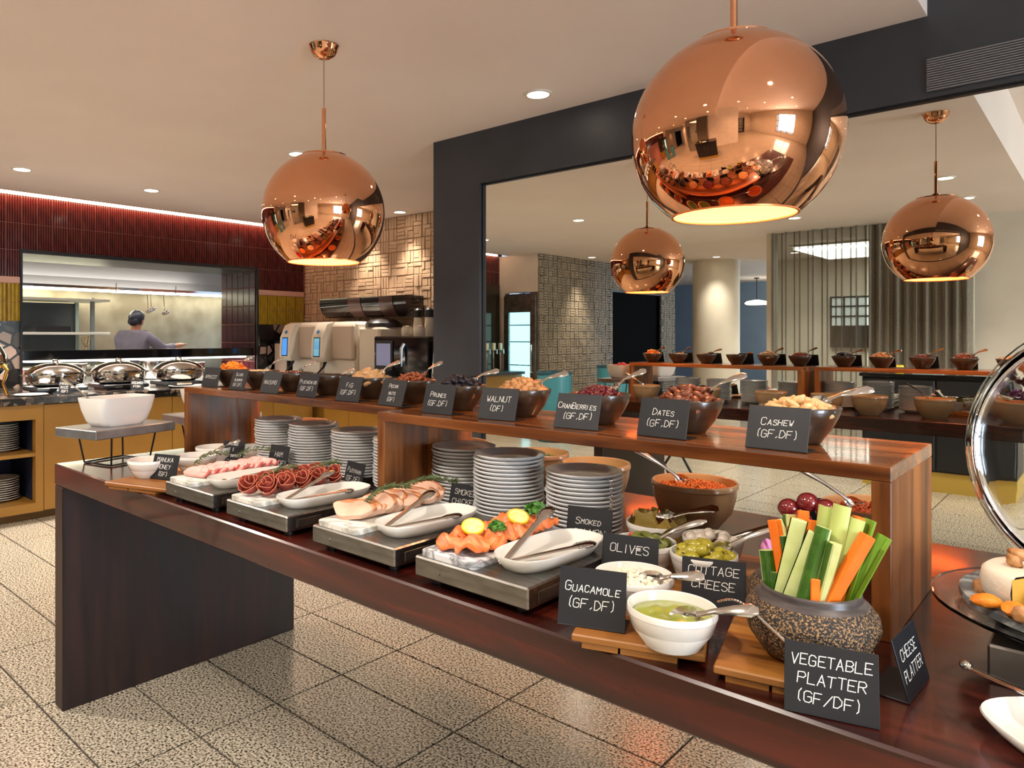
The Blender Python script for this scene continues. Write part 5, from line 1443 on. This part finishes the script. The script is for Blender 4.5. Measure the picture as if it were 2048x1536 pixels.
spoon((-.69, 1.40, ZT + .085), radians(28), .25, 'steel spoon stuck in the artichokes', 'spoons in the white bowls', L=.12)
spoon((-.52, 1.265, ZT + .08), radians(25), .48, 'steel spoon stuck in the green olives', 'spoons in the white bowls', L=.13)
spoon((-.56, 1.38, ZT + .07), radians(25), .30, 'steel spoon stuck in the pickled onions', 'spoons in the white bowls', L=.12)
cer = mat('cream_bowl', S((214, 194, 164)), .25, coat=.4)
for k, (x, y, z, lb, c, cn) in enumerate(((-2.225, 1.025, ZT + .0202, 'honey', S((190, 120, 40)), 'amber honey'), (-2.19, 1.165, ZT + .0202, 'dark jam', S((150, 96, 66)), 'brown jam'), (-2.31, 1.30, ZT + .0202, 'mango curd', S((214, 150, 40)), 'yellow mango curd'), (-2.33, 1.475, ZT, 'berry compote', S((90, 40, 40)), 'dark berry compote'))):
    ramekin(x, y, z, .066, .055, f'cream bowl of {lb} at the kitchen end of the table', 0)
    surface(x, y, z + .038, .058, mat(lb.replace(' ', '_'), c, .15, coat=.5), lb.replace(' ', '_'), f'{cn} in its cream bowl', 'spread', .0012, k, 'stuff', 60)
    if k in (1, 2): spoon((x + .02, y, z + .045), radians(10), .35, f'small steel spoon in the {lb} bowl', 'spoons in the cream bowls', L=.12)
# ------------------------------------------------------------------ steel risers with white tubs at the kitchen end
slabm = mat('weathered_steel_slab', S((168, 164, 164)), .3, .8, c2=S((140, 132, 130)), scale=9, rr=(.2, .45))
def stand(x, y, yaw, label, tub, food):
    t = thing('wire_riser', label, 'riser', (x, y, ZT), yaw, 'steel risers with white tubs')
    w, d = .115, .168; zt = .138
    g = G(); g.box(-w, w, -d, d, zt - .032, zt, .002); g.obj('slab', slabm, t, smooth=False)
    for sx in (-1, 1):
        for sy in (-1, 1):
            g = G(); g.tube([(sx * w * .82, sy * d * .55, zt - .032), (sx * w * .66, sy * d * .48, .004)], .0035, 6); g.obj('leg', black_matte, t)
    g = G()
    c = [(w * .66, d * .48), (-w * .66, d * .48), (-w * .66, -d * .48), (w * .66, -d * .48)]
    for q in range(4): g.tube([(*c[q], .004), (*c[(q + 1) % 4], .004)], .0035, 6)
    g.obj('foot_ring', black_matte, t)
    b = thing('white_tub', tub, 'tub', (x, y, ZT + zt + .0003), yaw, 'white rectangular tubs'); b.location.x += .0
    g = G(); n = 40; rings = [(.35, 0), (.62, 0), (.78, .018), (.92, .06), (1.0, .098), (1.0, .104), (.965, .104), (.88, .06), (.72, .022), (.01, .012)]
    vs = []
    for k, zz in [(0.01, 0)] + rings:
        for i in range(n): px, py = superell(2 * pi * i / n, .080 * k, .122 * (k * .85 + .15 if k > .3 else k), 5.5); vs.append((px, py, zz))
    m_ = len(rings) + 1; g.add(vs, [(r * n + i, r * n + (i + 1) % n, (r + 1) * n + (i + 1) % n, (r + 1) * n + i) for r in range(m_ - 1) for i in range(n)]); g.obj('body', china, b, angle=50)
    return t
stand(-2.685, 1.115, radians(14), 'steel riser on wire legs at the front corner of the table', 'white rectangular tub on the front steel riser', None)
stand(-2.79, 1.56, radians(0), 'steel riser on wire legs behind the wooden riser\'s end', 'white rectangular tub half hidden by the wooden riser', None)
brr = []
for k, p in enumerate(heap_pts(16, .055, .02, .022, 77)):
    g = G().blob(.013, .013, .012, .06, k, 10, 7); o = g.obj('strawberry', mat('strawberry_red', S((190, 36, 26)), .35)); o.location = (-2.79 + p[0], 1.56 + p[1], ZT + .138 + .092 + p[2]); brr.append(tag(o, None, 'berry', 'berries in the white tub'))
place_labels(brr, 'red strawberry', 'the half-hidden white tub')
surface(-2.79, 1.56, ZT + .138 + .075, .068, mat('strawberry_red', S((190, 36, 26)), .35), 'berry_bed', 'red berries lying deeper in the half-hidden tub', 'berries', .003, 3, 'stuff')
surface(-2.685, 1.115, ZT + .138 + .08, .07, mat('yoghurt_white', S((240, 236, 226)), .4), 'yoghurt', 'white yoghurt in the front white tub', 'yoghurt', .002, 3, 'stuff', 60)
spoon((-2.685, 1.03, ZT + .138 + .085), radians(215), .6, 'steel ladle handle sticking out of the front white tub', None, L=.15)

# ------------------------------------------------------------------ stone pots of vegetable sticks
def stone_mat():
    m, t_, b = nodemat('volcanic_stone'); N = t_.nodes.new; L = t_.links.new
    tc = N('ShaderNodeTexCoord'); v = N('ShaderNodeTexNoise'); v.inputs['Scale'].default_value = 380; v.inputs['Detail'].default_value = 2
    cr = N('ShaderNodeValToRGB'); e = cr.color_ramp.elements; e[0].position = .49; e[0].color = (*S((32, 28, 27)), 1); e[1].position = .64; e[1].color = (*S((168, 130, 86)), 1)
    bp = N('ShaderNodeBump'); bp.inputs['Strength'].default_value = .9; bp.inputs['Distance'].default_value = .003
    L(tc.outputs['Object'], v.inputs['Vector']); L(v.outputs['Fac'], cr.inputs[0]); L(cr.outputs[0], b.inputs['Base Color']); L(v.outputs['Fac'], bp.inputs['Height']); L(bp.outputs[0], b.inputs['Normal']); b.inputs['Roughness'].default_value = .55
    return m
stone = stone_mat(); rimst = mat('smooth_stone_rim', S((84, 76, 74)), .35, c2=S((60, 54, 54)), scale=30, stretch=(1, 1, 8))
def pot_stone(x, y, z, label, s=1.0):
    t = thing('stone_pot', label, 'pot', (x, y, z + .0003), 0, 'rough stone pots')
    g = G(); g.lathe([(0, 0), (.050 * s, 0), (.062 * s, .006), (.079 * s, .03), (.0855 * s, .050), (.083 * s, .066), (.072 * s, .080)], 48); g.obj('body', stone, t)
    g = G(); g.lathe([(.072 * s, .080), (.064 * s, .086), (.0625 * s, .094), (.060 * s, .096), (.057 * s, .090), (.062 * s, .07), (.07 * s, .04), (.04 * s, .014), (0, .012)], 48); g.obj('rim', rimst, t)
PX, PY, PZ = -.308, 1.083, ZT + .0202
pot_stone(PX, PY, PZ, 'rough speckled stone pot holding the vegetable sticks')
pot_stone(-.362, 1.228, ZT, 'rough stone pot of grapes and red cabbage behind the vegetable sticks', .94)
cpale = mat('cucumber_flesh', S((206, 214, 150)), .4, c2=S((188, 202, 126)), scale=30, sss=.1); cskin = mat('cucumber_skin', S((62, 106, 24)), .3, c2=S((44, 84, 16)), scale=40, bump=.3, bscale=120, coat=.3)
carm = mat('carrot_orange', S((240, 124, 32)), .4, c2=S((232, 110, 24)), scale=30); celm = mat('celery_green', S((176, 196, 96)), .4, c2=S((204, 214, 136)), scale=20, stretch=(1, 1, .15)); celd = mat('celery_dark', S((104, 152, 36)), .4, c2=S((130, 172, 60)), scale=30, stretch=(1, 1, .15))
def stick(kind, tip, base, label, roll=0.0, w=.0085):
    T, B = Vector(tip), Vector(base); d = (B - T); d = d / (d.z / (PZ + .02 - T.z)); B = T + d
    L = d.length; q = (T - B).to_track_quat('Z', 'Y')
    t = thing(kind + '_stick', label, {'cucumber': 'cucumber', 'carrot': 'carrot', 'celery': 'celery'}[kind], tuple(B), 0, kind + ' sticks in the stone pot')
    t.rotation_mode = 'QUATERNION'; from mathutils import Quaternion
    t.rotation_quaternion = q @ Quaternion((0, 0, 1), roll)
    g = G()
    if kind == 'carrot':
        g.box(-w * .9, w * .9, -w * .9, w * .9, 0, L, .0012); g.obj('stick', carm, t, smooth=False)
    elif kind == 'cucumber':
        g.lathe([(0, 0), (w * 1.15, 0), (w * 1.15, L), (0, L)], 10, 1, 1, pi, 2 * pi); g.box(-w * 1.15, w * 1.15, -.0004, .004, 0, L, .0008); g.obj('flesh', cpale, t, angle=40, fix=True)
        g = G(); g.lathe([(w * 1.16, .0003), (w * 1.30, .0003), (w * 1.30, L - .0003), (w * 1.16, L - .0003)], 12, 1, 1, pi, 2 * pi); g.obj('skin', cskin, t, angle=40)
    else:
        def f(u, v):
            a = pi * (.1 + .8 * u); return (w * 1.5 * cos(a), w * 1.25 * sin(a), v * L)
        n = 8; vs = []
        for z in (0, L):
            for i in range(n + 1): a = pi * (.05 + .9 * i / n); vs.append((w * 1.45 * cos(a), w * 1.3 * sin(a), z))
            for i in range(n, -1, -1): a = pi * (.05 + .9 * i / n); vs.append((w * .75 * cos(a), w * .55 * sin(a) + .0005, z))
        m_ = 2 * (n + 1); g.add(vs, [(i, (i + 1) % m_, m_ + (i + 1) % m_, m_ + i) for i in range(m_)] + [(i, 2 * n + 1 - i, 2 * n - i, i + 1)[::-1] for i in range(n)] + [(m_ + i, m_ + 2 * n + 1 - i, m_ + 2 * n - i, m_ + i + 1) for i in range(n)])
        g.obj('stalk', celm if roll < 3 else celd, t, angle=50, fix=True)
STK = [('cucumber', (-0.364, 1.074, 1.038), (-0.355, 1.069, 0.975), 3.0, .0095, 'short cucumber stick with green skin outward at the left of the pot'),
       ('cucumber', (-0.357, 1.090, 1.079), (-0.321, 1.079, 1.001), .0, .0095, 'pale cucumber stick leaning left at the back left'),
       ('carrot', (-0.356, 1.081, 1.081), (-0.336, 1.069, 0.990), .3, .0085, 'carrot stick between the two left cucumber sticks'),
       ('cucumber', (-0.317, 1.064, 1.091), (-0.337, 1.049, 0.980), 1.2, .0095, 'pale cucumber stick crossing in the middle, taller of the two'),
       ('cucumber', (-0.295, 1.059, 1.078), (-0.325, 1.043, 0.980), 1.4, .0090, 'pale cucumber stick crossing in the middle, shorter of the two'),
       ('cucumber', (-0.285, 1.064, 1.086), (-0.305, 1.040, 0.980), 3.1, .0098, 'dark green cucumber stick with bumpy skin in the centre'),
       ('celery', (-0.269, 1.090, 1.114), (-0.285, 1.069, 0.990), .4, .0095, 'tallest pale celery stick at the right of centre'),
       ('celery', (-0.254, 1.095, 1.098), (-0.279, 1.074, 0.990), .9, .0090, 'celery stick just right of the tallest one'),
       ('celery', (-0.243, 1.105, 1.097), (-0.269, 1.085, 0.990), 3.3, .0090, 'bright green celery stick near the wooden post'),
       ('celery', (-0.224, 1.100, 1.079), (-0.265, 1.079, 0.980), 3.6, .0090, 'green celery stick leaning farthest right'),
       ('carrot', (-0.236, 1.074, 1.083), (-0.281, 1.049, 0.980), .4, .0095, 'long carrot stick leaning right in front'),
       ('carrot', (-0.327, 1.115, 1.093), (-0.321, 1.090, 0.990), .2, .0090, 'carrot stick at the back behind the taller middle cucumber'),
       ('carrot', (-0.310, 1.100, 1.085), (-0.310, 1.079, 0.990), .7, .0095, 'carrot stick standing upright in the middle'),
       ('carrot', (-0.337, 1.100, 1.071), (-0.329, 1.079, 0.990), .1, .0080, 'short carrot stick left of the middle'),
       ('carrot', (-0.283, 1.115, 1.097), (-0.293, 1.090, 0.990), .5, .0085, 'carrot stick behind the tallest celery'),
       ('cucumber', (-0.344, 1.112, 1.085), (-0.334, 1.095, 0.990), .6, .0085, 'pale cucumber stick at the very back left'),
       ('cucumber', (-0.347, 1.067, 1.011), (-0.343, 1.059, 0.975), 1.6, .0090, 'short cucumber stick low at the left rim'),
       ('carrot', (-0.290, 1.043, 1.021), (-0.289, 1.038, 0.980), .2, .0085, 'short carrot stub showing at the front rim')]
STK += [('celery', (-.291, 1.098, 1.108), (-.300, 1.085, 1.0), .2, .0085, 'pale celery stick at the back left of the tallest one'),
        ('cucumber', (-.268, 1.052, 1.070), (-.282, 1.045, 1.0), 2.4, .0085, 'green-edged cucumber stick tucked behind the front carrot'),
        ('carrot', (-.252, 1.098, 1.100), (-.272, 1.085, 1.0), .3, .0080, 'carrot stick at the back near the wooden post'),
        ('cucumber', (-.345, 1.082, 1.060), (-.335, 1.075, 1.0), 2.9, .0085, 'dark green cucumber stick at the back left rim')]
for kind, tip, base, roll, w, lb in STK: stick(kind, tip, base, lb, roll, w * .9)
grm = mat('red_grape', S((92, 18, 24)), .15, c2=S((116, 30, 30)), scale=20, coat=.6)
for k, (x, y, z, lb) in enumerate(((-.384, 1.235, 1.066, 'large dark red grape at the left behind the vegetable sticks'), (-.357, 1.240, 1.079, 'large dark red grape in the middle, highest of the three'), (-.332, 1.243, 1.072, 'large dark red grape at the right behind the vegetable sticks'), (-.362, 1.222, 1.052, 'dark red grape low between the others'))):
    g = G().blob(.0165, .0165, .0155, 0, 1, 18, 12); o = tag(g.obj('red_grape', grm), lb, 'grape', 'red grapes on the rear pot'); o.location = (x, y, z)
cabm = mat('cabbage_purple', S((136, 26, 96)), .4, c2=S((214, 150, 190)), scale=30, stretch=(1, 6, 1))
cab = []
for k in range(7):
    g = G(); rd = random.Random(k)
    g.sheet(lambda u, v, k=k: ((u - .5) * .05, (v - .5) * .03 + .006 * sin(u * 7 + k), .016 * sin(u * 3 + k) + .008 * sin(v * 6 + k)), 8, 5, .002)
    o = tag(g.obj('cabbage_leaf', cabm), None, 'cabbage', 'cabbage leaves in the rear pot'); cab.append(o); o.location = (-.362 + rd.uniform(-.03, .03) - .018, 1.228 + rd.uniform(-.035, .03), ZT + .105 + rd.uniform(-.01, .03)); o.rotation_euler = (rd.uniform(-.6, .6), rd.uniform(-.6, .6), rd.random() * 6)
place_labels(cab, 'torn purple cabbage leaf', 'the rear stone pot')
surface(-.362, 1.228, ZT + .078, .057, cabm, 'cabbage_bed', 'shredded purple cabbage filling the rear stone pot', 'cabbage', .006, 4, 'stuff')
surface(PX, PY, ZT + .05, .06, cskin, 'stick_bases', 'green stubs at the bottom of the stone pot', 'vegetables', .003, 4, 'stuff')
# metal pick with a ball chain lying against the pot
t = thing('metal_pick', 'thin steel pick on a chain leaning against the stone pot', 'pick', (-.33, 1.0, ZT + .03))
g = G(); g.tube([(-.025, .0, .060), (.052, -.006, .012)], .0022, 8); g.obj('rod', steel_fine, t)
g = G()
for q in range(14): u = q / 13; g.at(-.025 - .05 * u, .0 + .004 * u, .060 + .010 * sin(u * 3)).blob(.0024, .0018, .0018, 0, 1, 6, 4)
tag(g.obj('chain', steel_fine, t), kind='stuff')
t = thing('hanging_chain', 'silver chain hanging down beside the right plate stack', 'chain', (-.792, 1.385, ZT))
for q in range(19):
    g = G().at(0, 0, .004 + q * .0082, rz=(q % 2) * pi / 2, rx=pi / 2); g.lathe([(.0022, 0), (.0035, .0012), (.0048, 0), (.0035, -.0012), (.0022, 0)], 10, .7, 1); g.obj('link', steel_fine, t)

# ------------------------------------------------------------------ cheese corner on the right
acry = mat('clear_acrylic', (.97, .98, .98), .03, trans=1.0, ior=1.1)
TX, TY = .075, 1.36
bx_ = thing('tray_stand', 'dark steel box under the cheese tray', 'stand', (TX, TY, ZT + .0003))
g = G(); g.box(-.2, .2, -.15, .15, 0, .05, .003); g.obj('body', steel_dull, bx_, smooth=False)
g = G(); g.box(-.17, .17, -.12, .12, .05, .062); g.obj('pad', black_matte, bx_, smooth=False)
ct = thing('acrylic_tray', 'clear acrylic tray with a wide lip under the cheese', 'tray', (TX, TY, ZT + .0625))
def ell(k, z, n=48): return [(k * .285 * cos(2 * pi * i / n), k * .235 * sin(2 * pi * i / n), z) for i in range(n)]
g = G(); n = 48; vs = ell(.01, .001) + ell(.80, .001) + ell(.84, .008) + ell(1.0, .013) + ell(1.0, .018) + ell(.83, .013) + ell(.79, .006) + ell(.01, .006)
g.add(vs, [(r * n + i, r * n + (i + 1) % n, (r + 1) * n + (i + 1) % n, (r + 1) * n + i) for r in range(7) for i in range(n)]); g.obj('dish', acry, ct, angle=60)
gm_ = marble('grey_marble_round', S((92, 96, 100)), S((168, 172, 170)), 11, .2)
g = G(); vs = ell(.01, .0065) + ell(.78, .0065) + ell(.875, .016) + ell(.875, .026) + ell(.865, .028) + ell(.01, .028)
g.add(vs, [(r * n + i, r * n + (i + 1) % n, (r + 1) * n + (i + 1) % n, (r + 1) * n + i) for r in range(5) for i in range(n)]); o = tag(g.obj('marble_slab', gm_, angle=40), 'oval dark grey marble slab on the acrylic tray', 'board'); o.location = (TX, TY, ZT + .0625)
CZ = ZT + .0625 + .0285
brm = mat('brie_rind', S((230, 220, 202)), .6, c2=S((232, 220, 200)), scale=40, bump=.3, bscale=120); bri = mat('brie_paste', S((206, 160, 70)), .3, coat=.3)
t = thing('brie_wheel', 'white brie cheese with a wedge cut open, topped with walnuts', 'cheese', (-.062, 1.325, CZ))
g = G(); g.lathe([(0, 0), (.075, 0), (.082, .006), (.084, .02), (.081, .036), (.074, .042), (0, .043)], 40, 1, 1, radians(-35), radians(240)); g.obj('rind', brm, t, angle=50)
g = G()
for a in (radians(-35), radians(240)): g.at(0, 0, 0, rz=a).add([(0, 0, .003), (.08, 0, .003), (.081, 0, .039), (0, 0, .041)], [(0, 1, 2, 3)])
g.at(0, 0, 0).lathe([(0, .003), (.06, .003), (.055, .025), (0, .03)], 12, 1, 1, radians(240), radians(325)); g.obj('paste', bri, t)
wal = [piece_geo('walnut', G(), 300 + q).mesh('walnut', True, 80) for q in range(4)]
wm_ = MATS['walnut_food']
for k, (x, y, z, lb) in enumerate(((-.105, 1.365, CZ + .05, 'walnut half at the far edge of the brie'), (-.105, 1.32, CZ + .05, 'walnut half on the left of the brie'), (-.078, 1.318, CZ + .05, 'walnut half near the middle of the brie'), (-.066, 1.322, CZ + .05, 'walnut half beside the cut in the brie'), (-.142, 1.305, CZ + .008, 'walnut half on the slab at the brie\'s left'), (-.088, 1.208, CZ + .008, 'walnut half at the front of the marble slab'), (-.052, 1.262, CZ + .01, 'walnut piece in the brie\'s cut'))):
    tag(link('walnut', wal[k % 4], wm_, None, (x, y, z), (k, .4 * k, k * 2)), lb, 'nut', 'walnuts on the cheese')
apm = MATS['apricot_food']
for k, (x, y, s_, lb) in enumerate(((-.128, 1.238, 1.0, 'dried apricot lying leftmost before the brie'), (-.098, 1.226, 1.1, 'dried apricot lying second before the brie'), (-.07, 1.222, 1.0, 'dried apricot lying third before the brie'), (-.058, 1.20, .9, 'dried apricot at the photo\'s right edge'))):
    g = G().blob(.019 * s_, .013, .0085, .06, k, 14, 8, lambda p: (p[0], p[1], p[2] - 4 * p[0] * p[0])); o = tag(g.obj('dried_apricot', apm), lb, 'dried fruit', 'apricots on the cheese slab'); o.location = (x, y, CZ + .0095); o.rotation_euler = (.2, 0, .3 + k)
ggm = mat('green_grape', S((166, 176, 52)), .15, c2=S((186, 192, 80)), scale=20, coat=.6, sss=.1)
for k, (x, y, z, lb) in enumerate(((-.075, 1.455, CZ + .014, 'green grape behind the brie, upper one'), (-.062, 1.43, CZ + .013, 'green grape behind the brie, lower one'), (-.045, 1.45, CZ + .030, 'green grape at the right edge behind the brie'))):
    g = G().blob(.0135, .0135, .0145, 0, 1, 16, 10); o = tag(g.obj('green_grape', ggm), lb, 'grape', 'green grapes by the brie'); o.location = (x, y, z)
# clear dome lid propped upright behind the cheese
dm = thing('dome_lid', 'clear plastic dome lid tilted open behind the cheese', 'lid', (.018, 1.56, 1.155))
dm.rotation_euler = (radians(82), 0, radians(28))
R_ = .215
g = G(); prof = [(R_ * cos(a), -R_ * .62 * sin(a)) for a in [k * pi / 2 / 12 for k in range(13)]]; prof2 = [((R_ - .003) * cos(a), -(R_ * .62 - .003) * sin(a)) for a in [k * pi / 2 / 12 for k in range(12, -1, -1)]]
g.lathe(prof[:-1] + [(0, -R_ * .62)] + [(0, -R_ * .62 + .003)] + prof2[1:] + [prof[0]], 56); g.obj('shell', acry, dm, angle=60)
g = G(); g.lathe([(R_ - .003, -.003), (R_ + .006, -.003), (R_ + .008, 0), (R_ + .006, .003), (R_ - .003, .003), (R_ - .003, -.003)], 64); g.obj('rim', acry, dm, angle=50)
oval(-.012, 1.075, ZT + .0004, radians(-50), 'white oval dish cut by the right edge of the photo', .082, .102)
tongs(-.138, 1.150, ZT + .034, radians(-128), 'steel tongs lying across the right-hand dish', .06, .03, .2)
# wrought stand legs seen below the riser
ts = thing('folding_tray_stand', 'black folding stand with crossed legs, seen below the riser in the mirror', 'stand', (-2.98, 0.40, 0), .2)
for y_ in (-.15, .15):
    for sx in (-1, 1):
        g = G(); g.tube([(sx * .22, y_, .01), (-sx * .20, y_, .62)], .012, 8); g.obj('leg', black_matte, ts)
for x_ in (-.20, .20):
    g = G(); g.tube([(x_, -.17, .62), (x_, .17, .62)], .012, 8); g.obj('rail', black_matte, ts)
g = G(); g.tube([(0, -.15, .315), (0, .15, .315)], .008, 8); g.obj('pivot_rod', steel_fine, ts)
